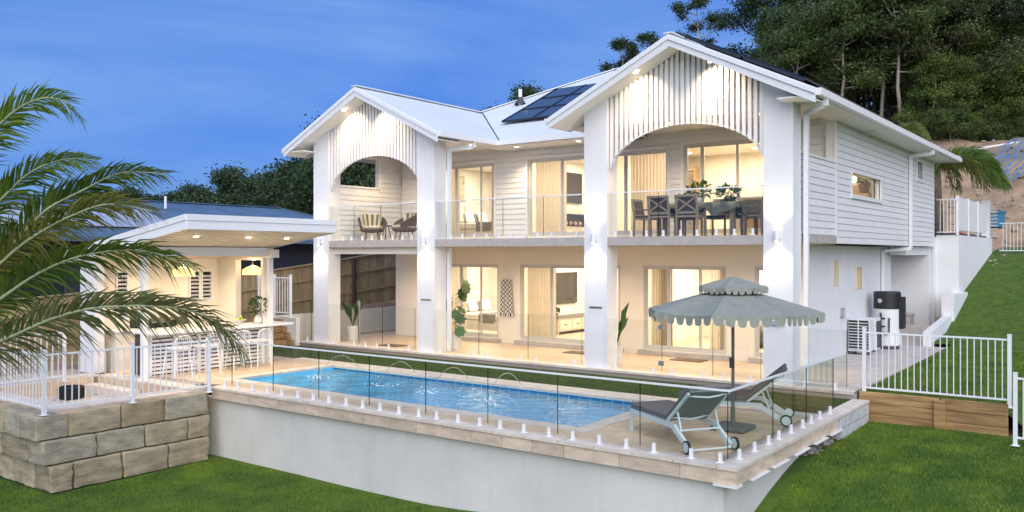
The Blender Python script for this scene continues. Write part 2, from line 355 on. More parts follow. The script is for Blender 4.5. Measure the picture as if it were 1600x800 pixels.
def lerp(x, tab):
    if x <= tab[0][0]: return tab[0][1]
    for (a, p), (b, q) in zip(tab, tab[1:]):
        if x <= b: return p+(q-p)*(x-a)/(b-a)
    return tab[-1][1]
# ------------------------------------------------------------------ ground
def g_front(x, y):
    a = lerp(y, [(-9, -1.5), (-7.5, -1.42), (-6.4, -1.25), (-5.14, -.98), (-4.28, -.74), (-3.43, -.56), (-.1, -.5)])
    z = -1.52+(a+1.52)*sst(x, -10.5, -4.5)
    return z+.03*noise.noise((x*.5, y*.5, 0))
def g_back(x, y):
    z = lerp(y, [(0, -.02), (9, .06), (11.3, .25), (14.9, 1.31), (21, 2.57), (26, 2.9), (31, 5.6), (37, 8.4), (44, 9.7), (60, 16), (110, 32), (200, 40)])
    if y > 26: z = 2.9+(z-2.9)*lerp(x, [(-80, .0), (-50, .2), (-28, .6), (-13, 1), (60, 1.1)])+sst(y, 28, 34)*(1.0*noise.noise((x*.16, y*.16, 3))+.55*noise.noise((x*.55, y*.55, 1))+.5*(((y*.33+.5*noise.noise((x*.2, y*.2, 7))) % 1)-.5))
    if x > -1.9 and y < 6: z = min(z, -.5+(y+.1)*.14)
    if x < -21.3: z = lerp(y, [(-3, -.2), (-.5, .45), (1.5, .58), (6.3, .92), (14, 1.4), (26, 2.0), (40, 2.2), (200, 6)]) if y < 26 else min(z, 4+.02*y) if x < -60 else z
    return z
def sheet(name, x0, x1, y0, y1, nx, ny, f, m, dz=0, xs=None, ys=None):
    b = MB(); X = xs or [x0+(x1-x0)*i/nx for i in range(nx+1)]; Y = ys or [y0+(y1-y0)*i/ny for i in range(ny+1)]
    for y in Y:
        for x in X: b.v.append((x, y, f(x, y)+dz))
    w = len(X)
    for j in range(len(Y)-1):
        for i in range(w-1): b.f.append((j*w+i, j*w+i+1, (j+1)*w+i+1, (j+1)*w+i)); b.m.append(0)
    return tag(b.build(name, m, recalc=False, smooth=True), kind='structure')
sheet('lawn', -40, 24, -34, -.1, 96, 60, g_front, 'lawn')
X2 = [-400, -200, -120]+[-100+i*4 for i in range(18)]+[-27, -25, -23.5, -22.2, -21.35, -21.21, -20.9, -20.3]+[-19.5+i*1.15 for i in range(33)]+[22, 28, 36, 50, 80, 200]
Y2 = [-.08+i*.8 for i in range(80)]+[66, 72, 80, 95, 110, 140, 200, 500]
def g_hill(x, y):
    if -21.2 < x < -4.35 and y < 13.9: return -.35
    z = g_back(x, y)-.06
    return z-(.35 if -4.4 < x < 30 and y < 24 else 0)
sheet('hillside', 0, 0, 0, 0, 0, 0, g_hill, 'dirt', xs=X2, ys=Y2)
sheet('side_lawn_edge', -5.1, -4.38, 9.3, 25.2, 6, 40, g_back, 'turf')
sheet('side_lawn', -4.38, 30, -.06, 25.2, 60, 60, g_back, 'turf')
def gfar(x, y): return -1.75-.02*max(0, abs(x)-40)
sheet('outer_ground', -900, 900, -600, 1200, 20, 20, lambda x, y: -3.2, 'dirt')
def blades(name, regions, m, h, w):
    b = MB(); rnd = random.Random(3)
    for (x0, x1, y0, y1, dens, f, skip) in regions:
        for _ in range(int((x1-x0)*(y1-y0)*dens)):
            x = rnd.uniform(x0, x1); y = rnd.uniform(y0, y1)
            if skip and skip(x, y): continue
            z = f(x, y)-.005; a = rnd.uniform(0, 6.283); c, s = math.cos(a)*w, math.sin(a)*w; hh = h*rnd.uniform(.5, 1.2); k = len(b.v)
            b.v += [(x-c, y-s, z), (x+c, y+s, z), (x+rnd.uniform(-.02, .02), y+rnd.uniform(-.02, .02), z+hh)]; b.f.append((k, k+1, k+2)); b.m.append(0)
    return tag(b.build(name, m, recalc=False), 'short green grass blades of the lawn around the pool terrace', 'grass', kind='stuff')
blades('grass', [(-19, -4.2, -12.5, -6.35, 1700, g_front, lambda x, y: x < -14.8 and y > -9.9), (-4.15, -1.2, -8.5, -.2, 2300, g_front, None), (-20, -15, -14, -9.7, 900, g_front, None)], 'grass_blade', .045, .006)
blades('side_grass', [(-4.36, -1.2, 0, 9, 1300, g_back, None), (-4.95, 0, 9.3, 20, 500, g_back, None)], 'grass_blade', .04, .007)
D.objects['side_grass']['label'] = 'short turf blades on the slope right of the house'

# ------------------------------------------------------------------ terrace, pool, turf strip
def setting(name, b, m, **k): return tag(b.build(name, m, **k), kind='structure')
ZT = -.12; PX0, PX1, PY0, PY1 = -15.75, -7.1, -5.36, -2.64      # pool opening
b = MB()
b.box(-15.05, -4.3, -6.28, PY0-.12, -.36, ZT-.03); b.box(-20, -4.3, PY1+.12, -2.06, -.36, ZT-.03)
b.box(PX1+.12, -4.3, PY0-.12, PY1+.12, -.36, ZT-.03); b.box(-20.2, PX0-.12, -6.5, PY1+.12, -.36, ZT-.03)
terrace = setting('pool_terrace', b, 'grout')
tm = {}
def tiles(parent, nm, x0, x1, y0, y1, z, tx, ty, m, skip=None, th=.03, gap=.006, off=True):
    j = 0; y = y0
    while y < y1-.02:
        ye = min(y+ty, y1); x = x0-(tx/2 if off and j % 2 else 0)
        while x < x1-.02:
            xa = max(x, x0); xe = min(x+tx, x1)
            if xe-xa > .04 and not (skip and skip((xa+xe)/2, (y+ye)/2)): box(nm, xa+gap, xe-gap, y+gap, ye-gap, z-th, z, m, parent)
            x += tx
        y = ye; j += 1
tiles(terrace, 'paver', PX1+.3, -4.3-.28, -6.4+.3, -2.4, ZT, .8, .4, 'patio_tile')
tiles(terrace, 'paver', -17.5, PX0-.3, -6.4+.3, -2.4, ZT, .8, .4, 'patio_tile')
tiles(terrace, 'paver', PX0-.3, PX1+.3, -6.4+.3, PY0-.3, ZT, .8, .44, 'patio_tile')
tiles(terrace, 'paver', -20.2, -17.5, -6.4, -2.4, ZT, 1.2, .6, 'patio_tile')
# pool coping and outer coping pavers
for (x0, x1, y0, y1) in ((PX0-.3, PX1+.3, PY0-.3, PY0), (PX0-.3, PX1+.3, PY1, PY1+.28)): tiles(terrace, 'coping_paver', x0, x1, y0, y1, ZT+.004, .6, .3, 'coping_top', off=False, th=.05)
for (x0, x1) in ((PX0-.3, PX0), (PX1, PX1+.3)): tiles(terrace, 'coping_paver', x0, x1, PY0, PY1, ZT+.004, .3, .6, 'coping_top', off=False, th=.05)
tiles(terrace, 'coping_paver', -17.6, -4.14, -2.36, -2.06, ZT+.004, .6, .3, 'coping_top', off=False, th=.05)
# front edge: white lower wall, stone fascia, capping
b = MB(); b.box(-15.45, -4.36, -6.26, -6.0, -2.2, -.34); b.box(-4.6, -4.37, -6.0, -3.35, -2.2, -.34)
wall = thing('pool_retaining_wall', (-9, -6.2, -1.5), 'long white rendered wall holding up the pool terrace', 'wall')
b.build('rendered_face', 'white_wall_lower', wall)
x = -15.15
while x < -4.16:
    w = random.choice((.55, .6, .62, .9, .6)); xe = min(x+w, -4.14)
    if xe > -4.45: xe = -4.14
    box('fascia_stone', x+.004, xe-.004, -6.37, -6.27, -.345, ZT-.035, 'travertine', wall)
    x = xe
y = -6.262
while y < -2.1:
    ye = min(y+.6, -1.95); box('fascia_stone', -4.26, -4.15, y+.004, ye-.004, -.345, ZT-.035, 'travertine', wall); y = ye+.0
    if ye >= -1.95: break
tiles(wall, 'capping_stone', -15.2, -4.12, -6.40, -6.10, ZT+.006, .6, .3, 'coping_top', off=False, th=.042)
tiles(wall, 'capping_stone', -4.42, -4.12, -6.10, -.16, ZT+.006, .3, .6, 'coping_top', off=False, th=.042)
box('fascia_underside_strip', -4.45, -4.13, -6.39, -6.2, -.372, -.348, 'white_metal', wall)
for yy in (-5.9, -5.1, -4.2, -3.3, -2.5): box('formwork_strip', -4.27, -4.10, yy, yy+.6, -.365, -.349, 'white_metal', wall)
bl = thing('concrete_block_wall', (-4.3, -1, -.5), 'grey concrete block wall under the right end of the terrace edge', 'wall')
for r in range(4):
    y = -1.93+(.2 if r % 2 else 0)
    if r % 2: box('block', -4.5, -4.14, -1.93, -1.735, -.165-.2*(r+1)+.004, -.17-.2*r-.004, 'concrete_block', bl)
    while y < -.18:
        ye = min(y+.4, -.17); box('block', -4.5, -4.14+random.uniform(0, .006), y+.004, ye-.004, -.165-.2*(r+1)+.004, -.17-.2*r-.004, 'concrete_block', bl, bevel=.006); y = ye
rb = MB(); rr = random.Random(4)
for i in range(150):
    c = (rr.uniform(-4.6, -4.2), rr.uniform(-3.3, -1.7), -.56+rr.uniform(-.1, .12)); q = rr.uniform(.025, .085); rb.sphere(c, q, 6, 4, sq=(1, rr.uniform(.8, 1.5), rr.uniform(.5, .9)))
tag(rb.build('rubble', 'rubble'), 'rough broken concrete rubble under the terrace corner', 'rubble', kind='stuff')
# pool shell of mosaic squares
b = MB(); zf = -1.30
b.box(PX0-.1, PX1+.1, PY0-.1, PY1+.1, zf-.1, zf); b.box(PX0-.1, PX0, PY0-.1, PY1+.1, zf, ZT-.05); b.box(PX1, PX1+.1, PY0-.1, PY1+.1, zf, ZT-.05)
b.box(PX0, PX1, PY0-.1, PY0, zf, ZT-.05); b.box(PX0, PX1, PY1, PY1+.1, zf, ZT-.05)
pool = setting('swimming_pool', b, 'pool_tile')
for i, (w, z) in enumerate(((1.27, -.255), (2.53, -.29), (3.4, -.36))):
    box('pool_step', PX0+.003+ (0 if i == 0 else (1.27, 2.53)[i-1]), PX0+w, PY0+.004, PY1-.004, zf, z, 'pool_tile', pool)
for i in range(8):
    for j in range(5):
        xx = PX0+.02+i*.42; yy = PY0+.04+j*.53; z = -.255 if i < 3 else -.29 if i < 6 else -.36
        if (i+j) % 2 == 0: box('mosaic_tile', xx, xx+.40, yy, yy+.50, z+.002, z+.012, 'pool_tile_dark', pool)
for k in range(2):
    for i in range(36): box('waterline_tile', PX0+.012+i*.24, PX0+.228+i*.24, (PY0+.002, PY1-.014)[k], (PY0+.014, PY1-.002)[k], -.34, -.175, 'pool_tile_dark', pool)
b = MB(); N = 60
wz = -.205
b.face([(PX0, PY0, wz), (PX1, PY0, wz), (PX1, PY1, wz), (PX0, PY1, wz)]); setting('pool_water', b, 'pool_water')
for i, (bx, lx) in enumerate(((-15.15, -14.9), (-13.3, -12.95), (-11.75, -11.45), (-10.35, -10.0))):
    b = MB(); P = []
    y0 = -2.42; y1 = -3.85-.05*i
    h = .36
    for k in range(15):
        t = k/14; P.append((bx+(lx-bx)*t, y0+(y1-y0)*t, ZT+.01+4*h*t*(1-t)*1.0-(.09*t)))
    b.tube(P, [.008]*15, 6); j = b.build('water_jet', 'jet_water', smooth=True)
    tag(j, ['thin arc of water over the dark tiled end of the pool, farthest left', 'thin arc of water landing beside the pale splash, second from left', 'thin arc of water rising beyond the pool middle, third from left', 'thin arc of water nearest the right end of the pool'][i], 'water jet', 'water jets arching into the pool')
    b = MB(); r2 = random.Random(i)
    for _ in range(26): a = r2.uniform(0, 6.28); q = abs(r2.gauss(0, .14)); b.sphere((lx+q*math.cos(a)*1.3, y1+q*math.sin(a), wz+r2.uniform(0, .035)), r2.uniform(.006, .02), 6, 4, sq=(1.6, 1.3, .5))
    sp = b.build('splash', 'foam', parent=j)
b = MB(); b.box(-20.2, -4.42, -2.06, -.2, -.4, -.125); setting('turf_strip', b, 'turf_dark')
blades('strip_grass', [(-20.1, -4.43, -2.05, -.22, 1300, lambda x, y: -.125, None)], 'grass_blade_dark', .03, .006)['label'] = 'artificial turf blades between the pool and the patio'
# patio
b = MB(); b.box(-20.1, -6.25, -.14, 3.0, -.36, -.03); b.box(-6.25, -4.36, -.14, 9.4, -.36, -.03); b.box(-20.9, -19.2, 3, 13, -.36, -.03)
patio = setting('patio', b, 'grout')
tiles(patio, 'paver', -20.1, -6.25, .15, 3.0, 0, .9, .6, 'patio_tile'); tiles(patio, 'edge_paver', -20.1, -4.4, -.17, .15, .002, .9, .32, 'coping_top', off=False, th=.05)
tiles(patio, 'paver', -20.1, -19.2, 3.0, 7, 0, .9, .6, 'patio_tile')
tiles(patio, 'side_paver', -6.25, -4.4, .15, 9.3, 0, .62, .45, 'side_paver')
b = MB(); b.box(-20.1, -4.45, -.12, -.06, -.125, -.05); 
# ------------------------------------------------------------------ house
house = thing('white_two_storey_house', (-12.5, 3, 0), 'large white two storey house with two slatted arched gables above the pool', 'house')
PIT = .485; EV = 5.64; SZ = 5.50
def rz(d): return EV+PIT*d
XL0, XL1, XR0, XR1 = -20.31, -14.34, -10.99, -5.0; XLm = (XL0+XL1)/2; XRm = (XR0+XR1)/2; HG = rz((XL1-XL0)/2)
pill = ((-19.58, -18.95), (-15.48, -14.88), (-10.33, -9.74), (-6.17, -5.58))
def gz(x): return (rz(min(x-XL0, XL1-x)) if x < -13 else rz(min(x-XR0, XR1-x)))-.20
pobj = []
for (a, c) in pill:
    b = MB(); b.prism([(a, -.02), (c, -.02), (c, gz(c)), (a, gz(a))], 1, 0, .46); p = b.build('pillar', 'white_render', house, origin=((a+c)/2, .2, 3)); pobj.append(p)
    cx = (a+c)/2
    l = MB(); l.box(cx-.05, cx+.05, -.03, -.002, 2.84, 2.98); l.tube([(cx, -.09, 2.80), (cx, -.09, 3.02)], .045, 12); l.build('wall_light', 'white_metal', p)
    lb = MB(); lb.tube([(cx, -.09, 3.021), (cx, -.09, 3.027)], .035, 10); lb.tube([(cx, -.09, 2.793), (cx, -.09, 2.799)], .035, 10); lb.build('wall_light_bulb', 'bulb', p)
    spot('wall_light_up', (cx, -.13, 3.06), 60, 110, 1, (R(180-8), 0, 0), (1, .86, .68)); spot('wall_light_down', (cx, -.13, 2.76), 60, 110, 1, (R(8), 0, 0), (1, .86, .68))
# balcony slab with edge, in bays and body
for (a, c) in ((-18.95, -15.48), (-14.88, -10.33), (-9.74, -6.17)): box('balcony_edge', a+.002, c-.002, .02, .14, 2.74, 2.93, 'slab_render', house)
b = MB(); b.box(-19.3, -5.66, .14, 3.0, 2.80, 2.925); b.build('balcony_slab', 'slab_render', house)
b = MB(); b.box(-19.3, -5.66, .16, 3.0, 2.765, 2.795); b.build('patio_ceiling', 'soffit', house)
box('side_slab_edge', -5.66, -5.58, .46, 2.86, 2.78, 2.95, 'slab_render', house)
box('front_beam', -18.95, -15.48, .20, .42, 2.55, 2.74, 'cream_wall', house)
# walls of the ground floor: openings cut as separate boxes
def wall_y(nm, y0, y1, x0, x1, z0, z1, holes, m, parent=house):
    """wall facing -y with rectangular openings, one mesh"""
    b = MB(); hs = sorted(holes); x = x0
    for (a, c, p, q) in hs:
        if a > x: b.box(x, a, y0, y1, z0, z1)
        if p > z0: b.box(a, c, y0, y1, z0, p)
        if q < z1: b.box(a, c, y0, y1, q, z1)
        x = c
    if x < x1: b.box(x, x1, y0, y1, z0, z1)
    return b.build(nm, m, parent)
def wall_x(nm, x0, x1, y0, y1, z0, z1, holes, m, parent=house):
    b = MB(); y = y0
    for (a, c, p, q) in sorted(holes):
        if a > y: b.box(x0, x1, y, a, z0, z1)
        if p > z0: b.box(x0, x1, a, c, z0, p)
        if q < z1: b.box(x0, x1, a, c, q, z1)
        y = c
    if y < y1: b.box(x0, x1, y, y1, z0, z1)
    return b.build(nm, m, parent)
G1, G2, G3, G4 = (-17.2, -15.1, .13, 2.26), (-14.33, -11.1, .13, 2.26), (-10.42, -8.2, .13, 2.26), (-7.5, -6.6, .13, 2.26)
wall_y('ground_floor_wall', 3.0, 3.2, -19.2, -6.25, -.03, 2.76, (G1, G2, G3, G4), 'cream_wall')
SW = [(4.55, 5.15, 1.84, 2.4), (6.35, 7.1, 1.62, 2.2)]
wall_x('ground_floor_side_wall', -6.45, -6.25, 3.2, 10.7, -.03, 2.76, [(4.9, 5.5, 1.75, 2.38), (6.85, 7.6, 1.6, 2.2)], 'white_render')
for (a, c, p, q) in ((4.9, 5.5, 1.75, 2.38), (6.85, 7.6, 1.6, 2.2)):
    w = MB(); w.box(-6.30, -6.27, a, c, p, q); w.build('window_pane', 'pane', house)
    box('window_blind', -6.42, -6.40, a+.01, c-.01, p+.01, q-.01, 'glow_blind', house)
wall_x('ground_floor_left_wall', -19.2, -19.0, 3.2, 12, -.03, 2.76, [], 'cream_wall')
b = MB(); b.box(-7.2, -5.62, 13.7, 14, -.3, 3.1); b.box(-7.4, -7.2, 10.7, 13.7, -.3, 2.76); b.box(-7.2, -6.47, 10.5, 10.69, -.3, 2.75); b.build('rear_lower_wall', 'white_render', house)
box('under_beam_box', -6.2, -5.75, 10.3, 13.5, 2.52, 2.77, 'white_render', house)
# upper floor walls: a substrate with weatherboards fixed on it
U1, U2, U3, U4 = (-17.3, -15.25, 3.05, 5.2), (-14.05, -11.95, 3.05, 5.2), (-11.4, -9.75, 3.05, 5.2), (-9.3, -7.2, 3.05, 5.26)
wall_y('upper_wall', 3.0, 3.2, -18.95, -5.72, 2.93, 5.9, (U1, U2, U3, U4), 'cream_wall')
BE = .148
def clad_y(x0, x1, y, z0, z1, holes, parent=house):
    z = z0
    while z < z1-.02:
        ze = min(z+BE, z1); segs = [(x0, x1)]
        for (a, c, p, q) in holes:
            if z < q-.02 and ze > p+.02:
                ns = []
                for (s, e) in segs:
                    if a-.07 > s: ns.append((s, min(e, a-.07)))
                    if c+.07 < e: ns.append((max(s, c+.07), e))
                segs = [t for t in ns if t[1]-t[0] > .03]
        for (s, e) in segs:
            key = ('cy', round(e-s, 3), round(ze-z, 3))
            if key not in BC:
                b = MB(); h = ze-z; b.prism([(0, 0), (-.022, 0), (-.007, h-.006), (0, h-.006)], 0, -(e-s)/2, (e-s)/2); BC[key] = b.mesh('weatherboard', 'weatherboard')
            link('weatherboard', BC[key], parent, ((s+e)/2, y, z))
        z = ze
def clad_x(y0, y1, x, z0, z1, holes, parent=house, sgn=1):
    z = z0
    while z < z1-.02:
        ze = min(z+BE, z1); segs = [(y0, y1)]
        for (a, c, p, q) in holes:
            if z < q-.02 and ze > p+.02:
                ns = []
                for (s, e) in segs:
                    if a-.06 > s: ns.append((s, min(e, a-.06)))
                    if c+.06 < e: ns.append((max(s, c+.06), e))
                segs = [t for t in ns if t[1]-t[0] > .03]
        for (s, e) in segs:
            key = ('cx', round(e-s, 3), round(ze-z, 3), sgn)
            if key not in BC:
                b = MB(); h = ze-z; b.prism([(0, 0), (.022*sgn, 0), (.007*sgn, h-.006), (0, h-.006)], 1, -(e-s)/2, (e-s)/2); BC[key] = b.mesh('weatherboard', 'weatherboard')
            link('weatherboard', BC[key], parent, (x, (s+e)/2, z))
        z = ze
clad_y(-18.9, -5.72, 2.998, 2.95, 5.55, [U1, U2, U3, U4])
# right side wall
R1, R2 = (4.14, 6.78, 3.94, 4.45), (11.05, 11.76, 4.8, 5.3)
wall_x('upper_side_wall', -5.82, -5.62, 2.88, 13.6, 2.79, 5.6, [R1, R2], 'white_render')
clad_x(2.95, 13.6, -5.618, 2.79, 5.55, [R1, R2])
box('corner_trim', -5.64, -5.585, 2.86, 2.95, 2.78, 5.6, 'white_metal', house)
wall_x('balcony_side_wall', -5.74, -5.62, .46, 2.86, 2.95, 4.56, [], 'white_render'); clad_x(.47, 2.85, -5.618, 2.96, 4.54, [])
box('parapet_cap', -5.76, -5.59, .46, 2.86, 4.56, 4.60, 'white_metal', house)
wall_x('left_balcony_wall', -19.1, -18.98, .46, 12.5, 2.93, 5.7, [(.46, 2.05, 4.55, 5.42)], 'white_render'); clad_x(.46, 3.0, -18.978, 2.96, 5.55, [(.40, 1.99, 4.55, 5.42)])
box('opening_trim', -19.11, -18.95, .46, 2.05, 4.52, 4.57, 'white_metal', house); box('opening_trim', -19.1, -18.94, 2.01, 2.07, 4.57, 5.45, 'white_metal', house)
b = MB(); b.box(-19.1, -5.72, 13.4, 13.6, -.3, 5.6); b.build('rear_wall', 'white_render', house)
def frame_y(nm, a, c, p, q, y, stiles, m='frame_alu', panes=True, fw=.05, reveal=True, label=None):
    """sliding door / window set in a wall facing -y; stiles are x positions of the meeting rails"""
    d = MB(); d.box(a, a+fw, y, y+.1, p, q); d.box(c-fw, c, y, y+.1, p, q); d.box(a+fw, c-fw, y, y+.1, q-fw, q); d.box(a+fw, c-fw, y, y+.1, p, p+fw*.8)
    f = d.build(nm, m, house, origin=((a+c)/2, y, p))
    if label: f['label'] = label
    xs = [a+fw]+list(stiles)+[c-fw]
    for i in range(len(xs)-1):
        o = .02+.03*(i % 2); s = MB(); x0, x1 = xs[i], xs[i+1]
        s.box(x0, x0+.04, y+o, y+o+.03, p+.04, q-fw); s.box(x1-.04, x1, y+o, y+o+.03, p+.04, q-fw); s.box(x0+.04, x1-.04, y+o, y+o+.03, q-fw-.045, q-fw); s.box(x0+.04, x1-.04, y+o, y+o+.03, p+.04, p+.11)
        s.build('sash', m, f)
        if panes: box('glass_pane', x0+.04, x1-.04, y+o+.012, y+o+.018, p+.11, q-fw-.045, 'pane', f)
    return f
for g, st in ((G1, (-16.55, -15.8)), (G2, (-13.3, -12.2)), (G3, (-9.75, -8.9)), (G4, ())):
    f = frame_y('sliding_door' if g != G4 else 'window', *g, 3.04, st)
    box('door_step', g[0]-.1, g[1]+.1, 2.84, 2.998, .002, .115, 'slab_render', house)
for g, st in ((U1, (-16.75, -15.8)), (U2, (-12.95,)), (U3, (-10.98,))): frame_y('sliding_door', *g, 3.04, st); 
w4 = frame_y('window', *U4, 3.0, (-8.83, -7.93))
for k in range(14):
    for (a, c) in ((-9.2, -8.87), (-7.89, -7.3)):
        if c > -8 and k < 5: continue
        q = MB(); z = 3.2+k*.145; q.prism([(3.06, z), (3.07, z), (3.13, z+.13), (3.12, z+.13)], 0, a, c); q.build('louvre_blade', 'pane', w4)
box('transom', -7.9, -7.25, 3.02, 3.07, 3.86, 3.91, 'frame_alu', w4)
def trim_y(g, y=2.97, w=.07):
    a, c, p, q = g; t = MB(); t.box(a-w, a-.002, y, y+.028, p, q+w); t.box(c+.002, c+w, y, y+.028, p, q+w); t.box(a-.001, c+.001, y, y+.028, q+.002, q+w); t.build('architrave', 'white_metal', house)
for g in (U1, U2, U3, U4): trim_y(g)
for (a, c, p, q), nm in ((R1, 'window'), (R2, 'window')):
    d = MB(); x = -5.64; w = .06
    d.box(x, x+.06, a-w, a, p-w, q+w); d.box(x, x+.06, c, c+w, p-w, q+w); d.box(x, x+.06, a, c, q, q+w); d.box(x, x+.08, a-.08, c+.08, p-w-.03, p)
    f = d.build(nm, 'white_metal', house, origin=(x, a, p)); box('glass_pane', x-.05, x-.044, a, c, p, q, 'pane', f)
    if c-a > 1: box('mullion', x-.06, x-.03, c-.30, c-.27, p, q, 'frame_dark', f)
# interiors: rooms as open boxes
def room(nm, x0, x1, y1, z0, z1, m='cream_wall', e=60, y0=3.2, col=(1, .89, .74)):
    b = MB(); b.box(x0-.1, x0, y0, y1, z0, z1); nm == 'up3' or b.box(x1, x1+.1, y0, y1, z0, z1); b.box(x0-.1, x1+.1, y1, y1+.1, z0, z1); b.build('room_wall', m, house)
    box('room_floor', x0, x1, 3.2 if y0 >= 3.2 else y0, y1, z0-.05, z0, 'int_floor', house); box('room_ceiling', x0, x1, y0, y1, z1, z1+.04, 'soffit', house)
    cx = (x0+x1)/2; n = max(1, int((x1-x0)/1.6))
    for i in range(n):
        xx = x0+(i+.5)*(x1-x0)/n
        for yy in (y0+.9, y1-1.0):
            l = MB(); l.tube([(xx, yy, z1-.012), (xx, yy, z1-.002)], .06, 12); l.build('downlight', 'bulb', house)
    area('room_light', (cx, (y0+y1)/2, z1-.05), (x1-x0)*.7, (y1-y0)*.6, e, col)
room('bed', -18.9, -14.95, 7.6, .125, 2.55, e=230); room('tv', -14.7, -10.85, 8, .125, 2.55, e=240); room('lounge', -10.6, -6.5, 7.2, .125, 2.55, e=260)
room('up1', -18.9, -14.8, 7.4, 3.05, 5.45, e=190); room('up2', -14.65, -11.75, 7.6, 3.05, 5.45, e=190); room('up3', -11.6, -5.83, 7.2, 3.05, 5.45, e=330, col=(1, .85, .64))
def curtain(x0, x1, y, z0, z1, m='curtain', amp=.035, n=None):
    b = MB(); n = n or int((x1-x0)/.11)+2; N = n*6; k = []
    for i in range(N+1):
        t = i/N; x = x0+(x1-x0)*t; yy = y+amp*math.sin(t*n*2*math.pi); b.v += [(x, yy, z0), (x, yy, z1)]
    for i in range(N): b.f.append((2*i, 2*i+2, 2*i+3, 2*i+1)); b.m.append(0)
    return b.build('curtain', m, house, recalc=False, smooth=True)
curtain(-17.15, -16.55, 3.3, .14, 2.4); curtain(-14.28, -13.3, 3.3, .14, 2.4); curtain(-10.35, -9.95, 3.3, .14, 2.4); curtain(-10.1, -9.8, 3.4, .14, 2.4, 'curtain_brown'); curtain(-8.75, -8.3, 3.3, .14, 2.4); curtain(-8.5, -8.22, 3.38, .14, 2.4, 'curtain_brown')
curtain(-17.25, -16.8, 3.3, 3.07, 5.35); curtain(-15.62, -15.3, 3.35, 3.07, 5.35, 'curtain_brown'); curtain(-14.0, -12.95, 3.3, 3.07, 5.35); curtain(-10.95, -9.8, 3.3, 3.07, 5.35)
# gables: barge boards, raked soffit, slat screens, roof
def gable(x0, x1):
    xm = (x0+x1)/2; hz = HG
    def off(x): return EV+PIT*min(x-x0, x1-x)
    for s, (a, c) in enumerate(((x0, xm), (xm, x1))):
        za, zc = off(a), off(c)
        b = MB(); b.prism([(a, za-.02), (c, zc-.02), (c, zc-.12), (a, za-.12)], 1, -.53, -.50); b.build('barge_capping', 'white_metal', house)
        b = MB(); b.prism([(a, za-.10), (c, zc-.10), (c, zc-.28), (a, za-.25)], 1, -.50, -.47); b.build('barge_board', 'weatherboard', house)
        b = MB(); b.prism([(a+.02, za-.20), (c, zc-.20), (c, zc-.225), (a+.02, za-.225)], 1, -.47, .44); b.build('raked_soffit', 'soffit', house)
    return off
gable(XL0, XL1); gable(XR0, XR1)
def slat_screen(x0, x1, zc, zs):
    """vertical battens cut off below along an arch"""
    n = 29; p = (x1-x0)/n; cx = (x0+x1)/2; hw = (x1-x0)/2
    for i in range(n):
        x = x0+(i+.5)*p
        t = (x-cx)/hw; zb = zs+(zc-zs)*math.sqrt(max(0, 1-t*t)); a, c = x-.038, x+.038
        q = MB(); tb = lambda xx: zs+(zc-zs)*math.sqrt(max(0, 1-((xx-cx)/hw)**2))
        q.prism([(a, tb(a)), (c, tb(c)), (c, gz(c)-.03), (a, gz(a)-.03)], 1, .085, .13); q.build('slat', 'weatherboard', house, origin=(x, .1, zb))
    # thin arch rim and backing boards behind
    pts = []
    for i in range(25):
        xx = x0+.01+(x1-x0-.02)*i/24; pts.append((xx, .16, zs+.03+(zc-zs)*math.sqrt(max(0, 1-((xx-cx)/hw)**2))))
    r = MB()
    for u, v in zip(pts, pts[1:]): r.bar(u, v, .05, .03)
    r.build('arch_rim', 'white_metal', house)
    for zz in (5.75,):
        r = MB(); r.box(x0, x1, .131, .152, zz, zz+.05); r.build('slat_rail', 'white_metal', house)
    bk = MB(); xs = x0-.0; bk.prism([(x0, 5.42), (x1, 5.42), (x1, gz(x1)-.03), (cx, gz(cx)-.03), (x0, gz(x0)-.03)], 1, .155, .19); bk.build('gable_backing', 'white_metal', house)
slat_screen(-18.94, -15.49, 5.25, 4.25); slat_screen(-9.73, -6.18, 5.29, 4.30)
b = MB(); b.box(-18.95, -14.9, .24, 3.0, 5.60, 5.64); b.box(-14.9, -10.3, 1.9, 3.0, SZ, SZ+.03); b.box(-10.3, -5.7, .24, 3.0, 5.60, 5.64); b.build('balcony_ceiling', 'soffit', house)
for (a, c) in ((-15.3, -14.4), (-10.93, -10.34)):
    b = MB(); b.box(a if a < -12 else a, c, .46, 1.95 if a < -12 else 3.0, SZ, SZ+.03); b.build('eave_soffit', 'soffit', house)
b = MB(); b.box(-5.74, -5.05, -.45, 14.1, SZ+.0, SZ+.03); b.build('side_soffit', 'soffit', house)
b = MB(); b.box(-20.25, -19.5, -.45, 14.1, SZ, SZ+.03); b.build('left_soffit', 'soffit', house)
box('soffit_vent', -5.5, -5.3, 4.9, 5.25, SZ-.012, SZ-.002, 'frame_alu', house)
r = HG
def rp(nm, pts, m): q = MB(); q.slab(pts, .06); return q.build(nm, m, house)
yv = 1.95+(XL1-XL0)/2; hh = rz(6.1); ym = 8.05
rp('roof_plane', [(XL0, -.5, EV), (XLm, -.5, r), (XLm, yv, r), (XL0+6.1, ym, hh), (XL0, 14.15, EV)], 'roof_y')
rp('roof_plane', [(XL1, -.5, EV), (XL1, 1.95, EV), (XLm, yv, r), (XLm, -.5, r)], 'roof_y')
rp('roof_plane', [(XL1, 1.95, EV), (XR0, 1.95, EV), (XRm, yv, r), (XR1-6.1, ym, hh), (XL0+6.1, ym, hh), (XLm, yv, r)], 'roof_x')
rp('roof_plane', [(XR0, -.5, EV), (XRm, -.5, r), (XRm, yv, r), (XR0, 1.95, EV)], 'roof_y')
rp('roof_plane', [(XRm, -.5, r), (XR1, -.5, EV), (XR1, 14.15, EV), (XR1-6.1, ym, hh), (XRm, yv, r)], 'roof_y')
